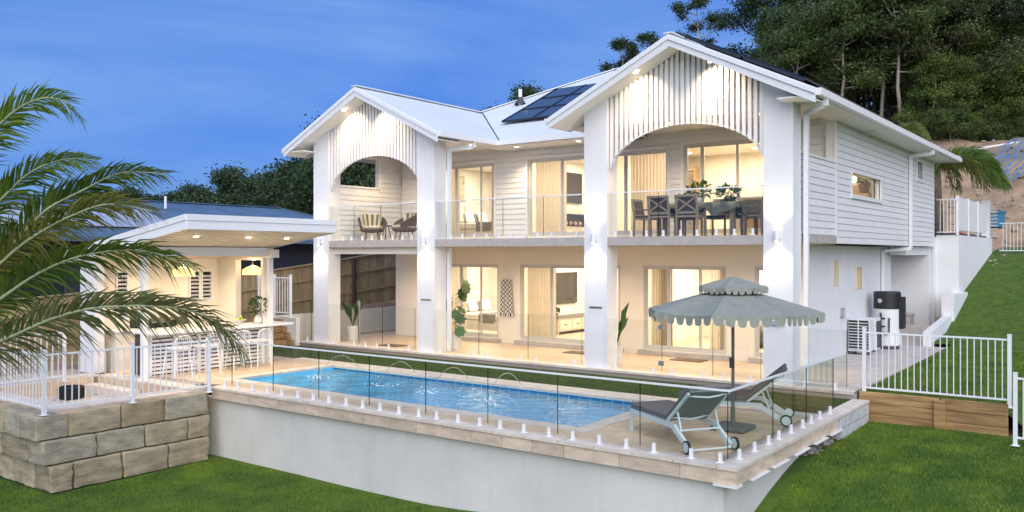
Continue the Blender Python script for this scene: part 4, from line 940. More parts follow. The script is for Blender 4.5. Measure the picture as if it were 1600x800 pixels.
v = thing('vase_of_greenery', (-17.55, -3.5, .84), 'white jug of green branches on the right end of the bar', 'vase')
q = MB(); q.lathe([(0, 0), (.07, 0), (.1, .06), (.09, .14), (.05, .2), (.06, .24), (.05, .24)], (-17.6, -3.42, .84), 16); q.build('jug', 'pot_white', v, smooth=True); leafy(v, (-17.6, -3.42, 1.28), .22, .22, 120, .09, seed=5)
q = MB(); [q.tube([(-17.6, -3.42, 1.02), (-17.6+dx, -3.42+dy, 1.4)], .005, 4) for dx, dy in ((.1, .05), (-.12, .1), (.02, -.15))]; q.build('stem', 'palm_bark', v)
fb_ = thing('fruit_bowl', (-17.6, -3.95, .84), 'white footed bowl piled with green fruit on the bar', 'bowl'); q = MB(); q.lathe([(0, 0), (.07, 0), (.03, .04), (.05, .06), (.16, .13), (.15, .13), (.04, .07), (0, .07)], (-17.6, -3.95, .84), 18); q.build('bowl', 'pot_white', fb_, smooth=True)
for i, (dx, dy, dz) in enumerate(((0, 0, .15), (.07, .02, .13), (-.07, .03, .13), (.02, -.07, .13), (0, .08, .13), (.02, .01, .2))): q = MB(); q.sphere((-17.6+dx, -3.95+dy, .84+dz), .04, 10, 6); q.build('fruit', 'fruit', fb_, smooth=True)
bk = thing('tray_of_books', (-17.6, -4.35, .84), 'low dark tray with books on the bar counter', 'tray'); box('tray', -17.75, -17.45, -4.55, -4.15, .842, .86, 'rattan', bk); box('book', -17.7, -17.5, -4.5, -4.25, .862, .89, 'charcoal_fabric', bk)
# ------------------------------------------------------------------ neighbouring dark house
nb = thing('neighbouring_dark_house', (-33, 1, .5), 'dark navy neighbouring house with blue grey roof behind the cabana', 'house')
b = MB(); b.box(-38, -29, -13, 14, -1.5, 3.05); b.build('wall', 'navy_wall', nb)
E0, ZR0, ZE = -28.4, 4.74, 3.14
rp2 = lambda pts, m: (lambda q: (q.slab(pts, .08), q.build('roof_plane', m, nb)))(MB())
rp2([(E0, -14, ZE), (E0, 14.8, ZE), (-33.4, 9.6, ZR0), (-33.4, -9, ZR0)], 'roofd_y'); rp2([(-38.4, -14, ZE), (-38.4, 14.8, ZE), (-33.4, 9.6, ZR0), (-33.4, -9, ZR0)], 'roofd_y')
rp2([(E0, 14.8, ZE), (-38.4, 14.8, ZE), (-33.4, 9.6, ZR0)], 'roofd_x'); rp2([(E0, -14, ZE), (-38.4, -14, ZE), (-33.4, -9, ZR0)], 'roofd_x')
q = MB(); q.bar((E0+.06, -14, ZE-.09), (E0+.06, 14.9, ZE-.09), .12, .14); q.build('gutter', 'roof_dark', nb); q = MB(); q.box(-29, E0, -13.8, 14.6, ZE-.2, ZE-.16); q.build('soffit', 'navy_wall', nb)
q = MB(); q.bar((-33.4, -9, ZR0+.02), (-33.4, 9.6, ZR0+.02), .25, .04); q.bar((E0, 14.8, ZE+.02), (-33.4, 9.6, ZR0+.02), .2, .03); q.build('ridge_capping', 'roof_dark', nb)
q = MB(); q.tube([(-32.2, 3.0, 4.4), (-32.2, 3.0, 4.9)], .05, 8); q.build('vent_pipe', 'white_metal', nb)
for yy, w, z0, z1 in ((9.3, 1.0, .9, 2.4), (4.8, .8, .9, 2.6), (11.5, 1.2, 1, 2.4), (-4, 1.4, .8, 2.4), (-8, 1.6, .4, 2.5)):
    q = MB(); q.box(-29, -28.96, yy-.05, yy, z0, z1); q.box(-29, -28.96, yy+w, yy+w+.05, z0, z1); q.box(-29, -28.96, yy-.05, yy+w+.05, z1, z1+.05); f = q.build('window', 'dark_grey', nb, origin=(-29, yy, z0)); box('pane', -28.995, -28.98, yy, yy+w, z0, z1, 'window_dark', f)
for i in range(5):
    for j in range(2):
        y0 = -6.9+i*1.75; x0 = -29.4-j*1.15; f = lambda x: ZE+(E0-x)*(ZR0-ZE)/5+.1; q = MB(); q.slab([(x0, y0, f(x0)), (x0, y0+1.68, f(x0)), (x0-1.1, y0+1.68, f(x0-1.1)), (x0-1.1, y0, f(x0-1.1))], .04); q.build('solar_panel', 'solar_sky_reflect', nb)
yp = yx(407, -28.9); q = MB(); q.box(-28.95, -28.9, yp-.22, yp+.22, 2.40, 2.80); s_ = q.build('lit_sign', 'purple_sign', nb)
q = MB()
for k in (-.12, 0, .12): q.box(-28.899, -28.893, yp+k-.02, yp+k+.02, 2.53, 2.66)
q.box(-28.899, -28.893, yp-.14, yp+.14, 2.64, 2.68); q.build('letter_m', 'pink_mark', s_)
# ------------------------------------------------------------------ trees
TREES = {}
def make_tree(kind, seed, h, cr, c0, limbs, per, leaf, lm, bm_, lean=.06, flat=.62, trunk_r=.16, clump=1.0):
    """tapered trunk forking into limbs; leaf clumps around limb ends with gaps between"""
    r = random.Random(seed); T = MB(); top = Vector((r.uniform(-1, 1)*lean*h, r.uniform(-1, 1)*lean*h, h*.86)); P = []
    for i in range(8):
        t = i/7; P.append(Vector((top.x*t+r.uniform(-.12, .12)*t*2, top.y*t+r.uniform(-.12, .12)*t*2, -1.0+(top.z+1.0)*t)))
    T.tube(P, [trunk_r*(1-.85*i/7)+.02 for i in range(8)], 7); ends = []
    for i in range(limbs):
        t = c0+(1-c0)*((i+.5)/limbs)**.9; k = t*7; j = min(int(k), 6); o = P[j].lerp(P[j+1], k-j); a = i*2.4+r.uniform(-.5, .5); f = 1-((t-c0)/(1-c0+.01))**1.6*.75
        L = cr*f*r.uniform(.6, 1.15); e = o+Vector((math.cos(a)*L, math.sin(a)*L, L*r.uniform(.15, .75))); m = o.lerp(e, .5)+Vector((0, 0, -.08*L)); T.tube([o, m, e], [.05*trunk_r/.16+.01*L, .04, .015], 5)
        ends += [(e, 1.0), (o.lerp(e, .62)+Vector((r.uniform(-.6, .6), r.uniform(-.6, .6), r.uniform(0, .6))), .8)]
        for _ in range(2):
            a2 = a+r.uniform(-.9, .9); e2 = e+Vector((math.cos(a2), math.sin(a2), r.uniform(-.2, .8)))*L*.33; T.tube([m, e2], [.03, .01], 4); ends.append((e2, .75))
    ends.append((P[-1]+Vector((0, 0, .3)), .9)); b = MB()
    for (c, s) in ends:
        R_ = clump*s*r.uniform(.75, 1.25); sh = r.uniform(.6, 1)
        for _ in range(int(per*s)):
            p = Vector((r.gauss(0, .5), r.gauss(0, .5), r.gauss(0, .5)*flat))*R_
            if p.length > 1.5*R_: continue
            n = Vector((r.uniform(-1, 1), r.uniform(-1, 1), r.uniform(-.2, 1.2))).normalized(); q = n.cross(Vector((r.uniform(-1, 1), r.uniform(-1, 1), r.uniform(-1, 1)))).normalized(); w = n.cross(q)
            z = leaf*r.uniform(.6, 1.3); o = c+p; b.face([o-q*z, o+w*z*.45, o+q*z, o-w*z*.45])
    TREES[kind] = (T.mesh('trunk', bm_, smooth=True, recalc=False), b.mesh('crown', lm, recalc=False))
make_tree('gum', 1, 14, 3.2, .48, 13, 330, .125, 'leaf_forest', 'bark_pale', clump=1.15)
make_tree('gumb', 2, 16, 3.6, .38, 15, 330, .125, 'leaf_forest_blue', 'bark', clump=1.2)
make_tree('gumc', 3, 12, 3.0, .30, 14, 310, .12, 'leaf_brownish', 'bark_pale', clump=1.15)
make_tree('light', 4, 9, 2.6, .15, 15, 330, .11, 'leaf_light', 'bark', clump=1.0)
make_tree('round', 5, 9, 3.6, .18, 18, 300, .14, 'leaf_forest_blue', 'bark', flat=.8, clump=1.25)
make_tree('sparse', 6, 17, 2.7, .62, 9, 220, .12, 'leaf_forest_blue', 'bark_pale', clump=.85, trunk_r=.14)
make_tree('bush', 7, 3.6, 2.0, .1, 12, 200, .11, 'leaf_forest', 'bark', clump=.8, trunk_r=.07)
make_tree('bushl', 8, 4.5, 1.8, .1, 12, 200, .11, 'leaf_light', 'bark', clump=.75, trunk_r=.07)
def tree(kind, x, y, s, a, lb, group, name='gum_tree', cat='tree', z=None, sz=1):
    z = g_hill(x, y) if z is None else z
    t = thing(name, (x, y, z), lb, cat, group); o = D.objects.new('trunk', TREES[kind][0]); COL.objects.link(o); o.parent = t; o = D.objects.new('crown', TREES[kind][1]); COL.objects.link(o); o.parent = t
    t.scale = (s, s, s*sz); t.rotation_euler = (0, 0, a); return t
rt = random.Random(11)
KL = {'gum': 'tall open crowned green gum tree', 'gumb': 'tall dark green gum tree', 'gumc': 'olive brown gum tree', 'light': 'lower bright green tree', 'sparse': 'slender gum tree with bare pale trunk in the forest'}
def at(u, k): p = PT(u, 397, k); return p.x, p.y
# front row at the edge of the cleared slope, then denser rows behind
for row, (k0, n, kinds, s0) in enumerate(((54, 13, ('gum', 'gumc', 'gumb', 'gum'), .82), (60, 17, ('gumb', 'gum', 'gumc'), .95), (69, 17, ('gumb', 'gum', 'gumc'), 1.12), (80, 16, ('gumb', 'gum'), 1.3))):
    for i in range(n):
        u = 1222-row*4+(i+.5)*(540/n)+rt.uniform(-12, 12); k = k0+rt.uniform(-2.5, 2.5); kd = rt.choice(kinds); x, y = at(u, k)
        left = max(0, (1260-u)/110); s = s0*rt.uniform(.85, 1.12)*(1-.22*left)
        where = ('at the front edge', 'in the second row', 'deep in the middle', 'at the back')[row]+(' above the right gable' if u < 1330 else ' above the side eave' if u < 1470 else ' above the bare slope')
        tree(kd, x, y, s, rt.uniform(0, 6.28), KL[kd]+' '+where, 'trees of the forest on the hillside')
for i in range(14):
    u = 1325+i*13; k = rt.uniform(60, 76); x, y = at(u, k); tree(('gumc', 'light', 'bushl')[i % 3], x, y, (.7, .85, 1.9)[i % 3]*rt.uniform(.9, 1.15), rt.uniform(0, 6), 'lower understorey tree among the gum trunks above the side eave', 'understorey trees of the forest')
for (u, k, s, kd) in ((1500, 51, .60, 'light'), (1553, 53, .8, 'light'), (1595, 52, .65, 'light'), (1455, 51, .6, 'light'), (1525, 52, .7, 'light')):
    x, y = at(u, k); tree(kd, x, y, s, rt.uniform(0, 6), KL[kd]+' at the top of the bare slope below the gums', 'trees of the forest on the hillside')
for i, (u, k, s, kd, lb) in enumerate(((835, 72, .95, 'round', 'round dark tree top rising above the roof beside the solar panels'), (1092, 66, .72, 'sparse', 'sparse tree crown standing above the right gable peak'), (985, 70, .76, 'sparse', 'small tree top peeping over the left slope of the right gable'), (1022, 72, .85, 'sparse', 'low sparse tree top just left of the right gable peak'))):
    x, y = at(u, k); tree(kd, x, y, s, i*1.3, lb, None, z={0: 8.2, 1: 11.6, 2: 8.6, 3: 8.0}[i])
# distant woodland on the left
for i in range(17):
    u = 60+i*17+rt.uniform(-5, 5); k = rt.uniform(96, 112); x, y = at(u, k); tree('round', x, y, rt.uniform(.85, 1.2), rt.uniform(0, 6), 'small distant dark tree on the left skyline', 'distant trees along the left skyline', z=.2)
for i, (u, k, s, kd) in enumerate(((372, 78, 1.15, 'round'), (350, 80, .95, 'gumb'), (400, 76, .98, 'round'), (445, 70, .95, 'round'), (482, 66, 1.12, 'round'), (510, 68, 1.05, 'gumb'), (545, 70, 1.02, 'round'), (585, 70, 1.0, 'round'), (620, 72, 1.0, 'round'), (425, 66, .8, 'round'), (470, 60, .72, 'gumc'), (395, 60, .55, 'round'), (500, 58, .8, 'round'), (560, 60, .85, 'round'), (655, 72, 1.0, 'round'), (540, 58, 1.25, 'round'), (575, 60, 1.35, 'round'), (605, 62, 1.3, 'round'))):
    x, y = at(u, k); sc = .62 if kd == 'gumb' else .98
    tree(kd, x, y, s*sc, i*.9, ('large dark tree beyond the dark roof, left of the first gable' if u < 430 else 'large dark tree beside the first white pillar beyond the dark roof' if u < 515 else 'large dark tree seen through the left balcony opening'), 'larger trees behind the dark roofed house', z=.4)
for i in range(26):
    u = 150+i*20+rt.uniform(-6, 6); k = rt.uniform(50, 62); x, y = at(u, k); tree(('bush', 'round')[i % 2], x, y, (1.3, .5)[i % 2]*rt.uniform(.8, 1.1), rt.uniform(0, 6), 'rounded shrub in the green belt beyond the dark roof', 'shrubs beyond the dark roof', name='shrub', cat='shrub', z=.2)
for i in range(22):
    u = 1462+i*7+rt.uniform(-4, 4); k = rt.uniform(49, 52); x, y = at(u, k); tree('bush', x, y, rt.uniform(.25, .5), rt.uniform(0, 6), 'low scrub at the foot of the forest above the bare slope', 'scrub at the foot of the forest', name='shrub', cat='shrub')
# ------------------------------------------------------------------ palms
def frond(parent, P, L, m, seed, sidev=None, taper=True, n_per_m=34, rw=.022, droop=.15, asp=.045, mr='frond_old'):
    r = random.Random(seed); P = [Vector(p) for p in P]; Q = []
    for i in range(len(P)-1):
        p0 = P[max(i-1, 0)]; p1 = P[i]; p2 = P[i+1]; p3 = P[min(i+2, len(P)-1)]
        for k in range(8):
            t = k/8; Q.append(.5*((2*p1)+(p2-p0)*t+(2*p0-5*p1+4*p2-p3)*t*t+(3*p1-p0-3*p2+p3)*t**3))
    Q.append(P[-1]); T = MB(); T.tube(Q, [rw*(1-.85*i/(len(Q)-1)) for i in range(len(Q))], 6); f = T.build('frond', mr, parent, origin=Q[0], smooth=True, recalc=False)
    tot = sum((Q[i+1]-Q[i]).length for i in range(len(Q)-1)); b = MB(); acc = 0; nx = .12*tot
    for i in range(len(Q)-1):
        sg = (Q[i+1]-Q[i]); l = sg.length; d = sg.normalized()
        while nx < acc+l:
            o = Q[i]+d*(nx-acc); t = nx/tot
            for s in (-1, 1):
                v = sidev if sidev else Vector((0, 0, 1)); side = (v-d*v.dot(d)).normalized(); dep = d.cross(side)
                ln = L*(math.sin(math.pi*min(1, .12+t*.80))**.6)*r.uniform(.85, 1.08)*(1 if t < .93 else .75); q = (d*(.62+.55*t)+side*s*(.85-.3*t)*r.uniform(.85, 1.1)+dep*r.uniform(-.5, .5)+Vector((0, 0, -droop*.3))).normalized()
                w = q.cross(dep+side*r.uniform(-.5, .5)).normalized()*ln*asp; mid = o+q*ln*.45; e = o+q*ln+Vector((0, 0, -droop*ln*r.uniform(.5, 1.4))); k = len(b.v)
                b.v += [tuple(o-w*.5), tuple(o+w*.5), tuple(mid+w), tuple(mid-w), tuple(e)]; b.f += [(k, k+1, k+2, k+3), (k+3, k+2, k+4)]; b.m += [0, 0]
            nx += 1/n_per_m
        acc += l
    g = b.build('leaflets', m, f, recalc=False); g['kind'] = 'stuff'; return f
pc = PT(-200, 600, 9.3); palm = thing('date_palm', (pc.x, pc.y, -1.55), 'date palm at the left edge with long arching fronds before the cabana', 'palm tree')
q = MB(); q.tube([(pc.x, pc.y, -1.6), (pc.x+.05, pc.y, -.5), (pc.x, pc.y, .6), (pc.x, pc.y, pc.z+.1)], [.34, .28, .27, .3], 14); q.build('trunk', 'palm_bark', palm)
FR = ([(-195, 600), (-120, 420), (-60, 268), (8, 186), (60, 155), (100, 158), (124, 182)], 9.4, 'frond_green'), ([(-195, 595), (-150, 440), (-70, 385), (8, 305), (50, 268), (100, 249), (152, 250)], 9.7, 'frond_green'), \
    ([(-190, 595), (-90, 480), (10, 390), (70, 330), (130, 297), (190, 270), (262, 272)], 9.2, 'frond_green'), ([(-190, 600), (-100, 510), (8, 405), (60, 365), (110, 338), (170, 319), (243, 331)], 8.8, 'frond_old'), \
    ([(-190, 600), (-90, 535), (8, 462), (70, 422), (135, 398), (220, 391), (303, 415)], 8.9, 'frond_green'), ([(-190, 605), (-80, 565), (8, 530), (90, 495), (170, 479), (280, 482), (345, 508), (382, 556)], 9.0, 'frond_grey')
for i, (pts, k, m) in enumerate(FR):
    n = len(pts); f = frond(palm, [PT(u, v, 9.3+(k-9.3)*min(1, j/3)-.05*j) for j, (u, v) in enumerate(pts)], .52, m, i, sidev=Vector((.35, -.25, .9)), n_per_m=42, asp=.028, droop=.28, rw=.026, mr='rachis')
for i in range(6):
    a = math.radians(160+i*22); d = Vector((math.cos(a), math.sin(a), 0)); frond(palm, [pc+d*s*2.8+Vector((0, 0, h)) for s, h in ((0, 0), (.3, .9), (.65, 1.1), (1, .3))], .45, 'frond_green', 30+i, n_per_m=16)
def back_palm(x, y, z, zt, L, n, seed, lb, m='frond_green', el=(.2, .9)):
    t = thing('palm_tree', (x, y, z), lb, 'palm tree'); q = MB(); q.tube([(x, y, z), (x+.1, y, (z+zt)/2), (x, y, zt)], [.2, .17, .18], 10); q.build('trunk', 'palm_bark', t); r = random.Random(seed)
    for i in range(n):
        a = i*2.4+r.uniform(-.2, .2); d = Vector((math.cos(a), math.sin(a), 0)); e = r.uniform(*el); o = Vector((x, y, zt))
        frond(t, [o, o+d*L*.3+Vector((0, 0, L*.32*e)), o+d*L*.65+Vector((0, 0, L*.38*e-.08*L)), o+d*L*.95+Vector((0, 0, L*.05*e-.42*L*(1-e*.5)))], L*.22, ('frond_old' if e < .35 else m), seed*50+i, n_per_m=14, rw=.03, droop=.3, asp=.055)
p = PT(1462, 300, 33); back_palm(p.x, p.y, 1.5, p.z+.8, 2.6, 26, 3, 'palm with drooping fronds behind the rear corner of the house'); p = PT(1400, 215, 37); back_palm(p.x, p.y, 2, p.z, 1.5, 12, 4, 'light green palm top above the side eave of the house', 'leaf_light', (.6, 1.2))
# ------------------------------------------------------------------ right rear: deck wall, low walls, slope things
dk = thing('rear_deck_wall', (-5, 17, 1.5), 'white rendered wall carrying the rear deck beyond the house', 'wall')
q = MB(); q.box(-5.62, -4.97, 14.0, 21.2, -.2, 3.16); q.build('rendered_wall', 'white_render', dk)
for i in range(3): box('privacy_panel', -5.02, -4.98, 14.02+i*1.95, 14.02+i*1.95+1.9, 3.32-.0*i, 4.38, 'white_metal', dk)
for i in range(3): box('panel_post', -5.04, -4.96, 13.96+i*1.95, 14.0+i*1.95+.02, 3.16, 4.42, 'white_metal', dk)
box('deck_edge', -5.55, -5.0, 14.02, 20, 3.165, 3.22, 'dark_grey', dk)
for i in range(10): box('screen_slat', -5.0, -4.75, 20.9, 20.93, 3.22+i*.13, 3.22+i*.13+.06, 'slab_render', dk)
box('screen_post', -5.25, -5.0, 20.6, 20.95, 3.17, 4.6, 'white_metal', dk)
w2 = thing('low_side_wall', (-5, 11, .3), 'low stepped white wall at the end of the side paving', 'wall')
q = MB(); q.slab([(-5.08, 9.2, .40), (-4.86, 9.2, .40), (-4.86, 12.2, .70), (-5.08, 12.2, .70)], .9); q.build('wall_face', 'white_render', w2); box('wall_pier', -5.15, -4.8, 12.2, 14.6, -.2, 1.32, 'white_render', w2)
q = MB(); q.box(-6.2, -5.08, 11.2, 11.4, -.05, .42); q.build('cross_wall', 'side_paver', w2)
bx = thing('stone_box', (-6, 12.8, 0), 'tan block box standing by the rear side wall', 'box'); box('box_body', -6.85, -6.1, 12.4, 13.1, -.05, .62, 'slab_render', bx, bevel=.01); box('box_lid', -6.88, -6.07, 12.37, 13.13, .622, .66, 'slab_render', bx, bevel=.01)
b = MB(); b.box(-7, -4.9, 9.4, 13.7, -.4, -.02); setting('side_path', b, 'side_paver')
ac = thing('air_conditioner', (-6, 6.2, 0), 'white outdoor air conditioning unit with louvred grille on the side paving', 'air conditioner')
box('casing', -6.22, -5.70, 6.08, 6.42, .08, .90, 'tank_white', ac, bevel=.012)
box('grille_backing', -6.20, -5.72, 6.068, 6.079, .13, .87, 'black_plastic', ac)
for c in range(2):
    for i in range(10): box('grille_slat', -6.19+c*.24, -5.975+c*.24, 6.052, 6.066, .14+i*.073, .158+i*.073, 'tank_white', ac)
box('grille_frame', -5.975, -5.95, 6.048, 6.066, .12, .88, 'tank_white', ac)
for x in (-6.15, -5.8): box('foot', x, x+.06, 6.1, 6.4, 0, .08, 'dark_grey', ac)
a2 = thing('pool_pump_housing', (-5.9, 7.2, 0), 'second grey unit half hidden behind the air conditioner', 'pump'); box('casing', -6.2, -5.75, 6.9, 7.4, .05, .88, 'tank_white', a2, bevel=.012); box('side_grille', -5.748, -5.74, 6.95, 7.35, .1, .8, 'dark_grey', a2)
q = MB(); q.tube([(-6.24, 5.6, .95), (-6.18, 5.6, .95), (-6.18, 5.6, 1.15)], .03, 8); q.box(-6.25, -6.2, 5.5, 5.72, .98, 1.2); tp_ = q.build('outdoor_tap', 'chrome'); tag(tp_, 'small metal outlet box on the wall above the air conditioner', 'tap')
tk = thing('hot_water_tank', (-5.75, 8.1, 0), 'white cylindrical hot water tank with black heat pump top', 'water heater')
q = MB(); q.lathe([(0, .09), (.32, .09), (.335, .12), (.335, 1.08), (0, 1.08)], (-5.75, 8.1, 0), 32); q.build('tank', 'tank_white', tk, smooth=False); q = MB(); q.lathe([(0, 1.08), (.345, 1.08), (.345, 1.50), (.32, 1.54), (0, 1.54)], (-5.75, 8.1, 0), 32); q.build('heat_pump_top', 'black_plastic', tk)
q = MB(); q.lathe([(0, 0), (.3, 0), (.3, .09), (0, .09)], (-5.75, 8.1, 0), 24); q.build('base', 'dark_grey', tk); box('side_box', -5.46, -5.32, 8.0, 8.3, .55, 1.4, 'black_plastic', tk, bevel=.01)
q = MB(); q.tube([(-5.83, 7.74, .1), (-5.83, 7.74, .98)], .024, 8); q.build('pipe', 'black_plastic', tk); q = MB(); q.tube([(-5.62, 7.76, .85), (-5.62, 7.74, .42), (-5.72, 7.72, .40)], .02, 8); q.build('pipe', 'black_plastic', tk)
for z in (.45, .62, .83): q = MB(); q.tube([(-6.0, 7.74, z), (-5.72, 7.74, z)], .022, 8); q.build('pipe', 'black_plastic', tk)
q = MB(); q.lathe([(0, 0), (.06, 0), (.06, .02), (0, .02)], (0, 0, 0), 12); o = q.mesh('gauge', 'chrome'); g_ = link('gauge', o, tk, (-5.85, 7.76, 1.3)); g_.rotation_euler = (R(90), 0, 0)
# racks and oddments on the bare slope
def g3(x, y, d=0): return (x, y, g_hill(x, y)+d)
for i, (u, k) in enumerate(((1566, 41), (1584, 43))):
    x, y = at(u+22, k+2); t = thing('steel_rack', g3(x, y), ('blue steel racking frame lying on the bare slope, nearer the palm', 'blue steel racking frame at the right edge of the bare slope')[i], 'rack')
    a = Vector((1.35, -.15, -.12)) if i == 0 else Vector((1.5, .1, .15)); c = Vector((-.5, -.7, -.55)); o = Vector(g3(x, y, .75))-a*.5
    for f in (0, 1):
        q = MB(); q.bar(o+c*f*2.0, o+c*f*2.0+a*1.3, .05, .05); q.build('rail', 'blue_steel', t)
    for k2 in range(6): q = MB(); q.bar(o+a*1.3*k2/5, o+a*1.3*k2/5+c*2.0, .05, .05); q.build('rung', 'blue_steel', t)
    for k2 in range(3): q = MB(); q.bar(o+a*1.3*k2/3, o+a*1.3*(k2+1)/3+c*2.0, .035, .035); q.build('brace', 'blue_steel', t)
x, y = at(1556, 39); t = thing('blue_crate', g3(x, y), 'small blue bin lying on the bare earth below the racking', 'bin'); q = MB(); q.prism([(x-.28, g3(x, y)[2]-.05), (x+.28, g3(x, y)[2]-.05), (x+.36, g3(x, y)[2]+.6), (x-.36, g3(x, y)[2]+.6)], 1, y-.3, y+.3); q.build('tub', 'blue_box', t); box('rim', x-.4, x+.4, y-.34, y+.34, g3(x, y)[2]+.6, g3(x, y)[2]+.66, 'blue_box', t)
x, y = at(1502, 36); q = MB(); z = g3(x, y)[2]; q.slab([(x-.7, y-.4, z+.45), (x+.5, y-.6, z+.2), (x+.8, y+.5, z+.5), (x-.4, y+.6, z+.9)], .1); tag(q.build('tarpaulin', 'red_tarp'), 'red tarpaulin showing between the palm fronds and deck screen', 'tarpaulin')
x, y = at(1500, 45); x2, y2 = at(1590, 46); q = MB(); q.tube([g3(x, y, .25), g3(x2, y2, .35)], .06, 6); tag(q.build('long_pipe', 'white_metal'), 'long pale pipe laid across the bare slope', 'pipe')
q = MB(); r2 = random.Random(9)
for i in range(420):
    u = r2.uniform(1470, 1640); k = r2.uniform(31, 48); x, y = at(u, k); s = r2.uniform(.03, .13)*(1 if r2.random() < .96 else 1.8); q.sphere(g3(x, y, 0), s, 6, 4, sq=(1, r2.uniform(.7, 1.4), r2.uniform(.5, .9)))
tag(q.build('rocks', 'rock'), 'loose rocks scattered over the bare cleared slope', 'rocks', kind='stuff')
# ------------------------------------------------------------------ pool terrace furniture
def lounger():
    t = thing('sun_lounger', (0, 0, 0), 'x', 'sun lounger', 'grey sun loungers by the pool'); ORG[t.name] = Vector((0, 0, 0)); w = .33
    for s in (-1, 1):
        q = MB(); q.bar((0, s*w, .30), (1.28, s*w, .30), .045, .06); q.build('side_rail', 'lounger_frame', t)
        q = MB(); q.bar((.05, s*w, .28), (.0, s*w, 0), .05, .045); q.build('leg', 'lounger_frame', t)
        q = MB(); q.bar((1.22, s*w, .30), (1.62, s*w, .06), .05, .07); q.build('leg', 'lounger_frame', t)
        q = MB(); q.tube([(1.64, s*(w+.035), .09), (1.64, s*(w+.065), .09)], .09, 20); wh = q.build('wheel', 'black_plastic', t); q = MB(); q.tube([(1.64, s*(w+.03), .09), (1.64, s*(w+.07), .09)], .068, 18); q.build('hub', 'lounger_frame', wh)
        q = MB(); q.bar((1.05, s*(w-.01), .34), (1.60, s*(w-.01), .80), .035, .035); q.build('back_rail', 'lounger_frame', t)
        q = MB(); q.bar((1.28, s*(w-.03), .50), (1.38, s*(w-.03), .24), .022, .022); q.build('back_prop', 'lounger_frame', t)
    for (x, z) in ((.02, .30), (1.62, .04), (1.38, .26)): q = MB(); q.tube([(x, -w, z), (x, w, z)], .014, 8); q.build('cross_bar', 'lounger_frame', t)
    for f in (.12, .92): q = MB(); q.tube([(1.05+.55*f+(.03 if abs(j) < 3 else 0), w*j/4, .34+.46*f-.035*(1-abs(j)/4)) for j in range(-4, 5)], .013, 8); q.build('cross_bar', 'lounger_frame', t)
    q = MB(); q.prism([(-.02, .335), (1.06, .335), (1.63, .815), (1.605, .84), (1.05, .375), (-.02, .375)], 1, -w+.02, w-.02); q.build('sling', 'sling', t)
    q = MB(); q.prism([(-.04, .378), (1.04, .378), (1.04, .425), (.0, .43), (-.04, .41)], 1, -w+.0, w-.0); q.build('seat_cushion', 'grey_cushion', t, bevel=.012)
    q = MB(); q.prism([(1.05, .382), (1.62, .858), (1.585, .90), (1.03, .43)], 1, -w+.0, w-.0); q.build('back_cushion', 'grey_cushion', t, bevel=.012)
    return t
la = lounger(); lb_ = copytree(la)
place(la, (-6.14, -4.83, ZT+.002), R(-33), 'sun lounger nearest the glass corner, its dark sling back facing out'); place(lb_, (-6.22, -3.5, ZT+.002), R(16), 'sun lounger behind the umbrella pole with its cushioned back raised')
um = thing('patio_umbrella', (-5.12, -4.1, ZT), 'sage green two tiered umbrella with scalloped edges over the loungers', 'umbrella'); ux, uy = -5.12, -4.1
box('base', ux-.27, ux+.27, uy-.27, uy+.27, ZT, ZT+.07, 'base_grey', um, bevel=.02); q = MB(); q.tube([(ux, uy, ZT+.07), (ux, uy, ZT+.35)], .035, 12); q.build('sleeve', 'umbrella_pole', um); q = MB(); q.tube([(ux, uy, ZT+.3), (ux, uy, 2.12)], .024, 12); q.build('pole', 'umbrella_pole', um)
box('crank', ux-.03, ux+.03, uy-.07, uy-.02, .82, .98, 'dark_grey', um)
def canopy(r1, z1, r0, z0, name, val, nsc, rot=R(10)):
    b = MB(); N = 8; sub = nsc//N
    def rad(r, k): a = k/sub; i = int(a); t = a-i; A = rot+i*2*math.pi/N; Bb = A+2*math.pi/N; x = (1-t)*math.cos(A)+t*math.cos(Bb); y = (1-t)*math.sin(A)+t*math.sin(Bb); sag = 1-.05*math.sin(math.pi*t); return x*r*sag, y*r*sag, math.sin(math.pi*t)
    rings = 5; M_ = nsc
    for j in range(rings+1):
        f = j/rings; r = r0+(r1-r0)*f
        for k in range(M_):
            x, y, t = rad(r, k); b.v.append((ux+x, uy+y, z0+(z1-z0)*(f**1.12)-.035*t*f*(r1-r0)))
    for j in range(rings):
        for k in range(M_): b.f.append((j*M_+k, j*M_+(k+1) % M_, (j+1)*M_+(k+1) % M_, (j+1)*M_+k)); b.m.append(0)
    c = b.build(name, 'sage_fabric', um, recalc=False, smooth=False)
    v = MB(); S_ = 12
    for k in range(M_):
        x0, y0, t0 = rad(r1, k); x1, y1, t1 = rad(r1, k+1)
        for s in range(S_):
            f0, f1 = s/S_, (s+1)/S_; g = lambda f: (ux+(x0+(x1-x0)*f), uy+(y0+(y1-y0)*f), z1-.035*(t0+(t1-t0)*f)*(r1-r0)); h = lambda f: val*(.28 if f < .12 or f > .88 else .55+.45*math.sin(math.pi*(f-.12)/.76)**.35)
            A, B_ = g(f0), g(f1); v.face([A, B_, (B_[0]*1.0+(B_[0]-ux)*.012, B_[1]+(B_[1]-uy)*.012, B_[2]-h(f1)), (A[0]+(A[0]-ux)*.012, A[1]+(A[1]-uy)*.012, A[2]-h(f0))])
    v.build('scalloped_valance', 'sage_fabric', c, recalc=False)
    tr = MB()
    for fa in v.f:
        p, q_ = Vector(v.v[fa[3]]), Vector(v.v[fa[2]]); tr.bar(p, q_, .006, .006)
    tr.build('piping', 'umbrella_trim', c, recalc=False)
    return c
c1 = canopy(1.32, 1.70, .30, 1.98, 'canopy', .14, 48); c2 = canopy(.52, 2.06, .0, 2.21, 'top_canopy', .09, 32)
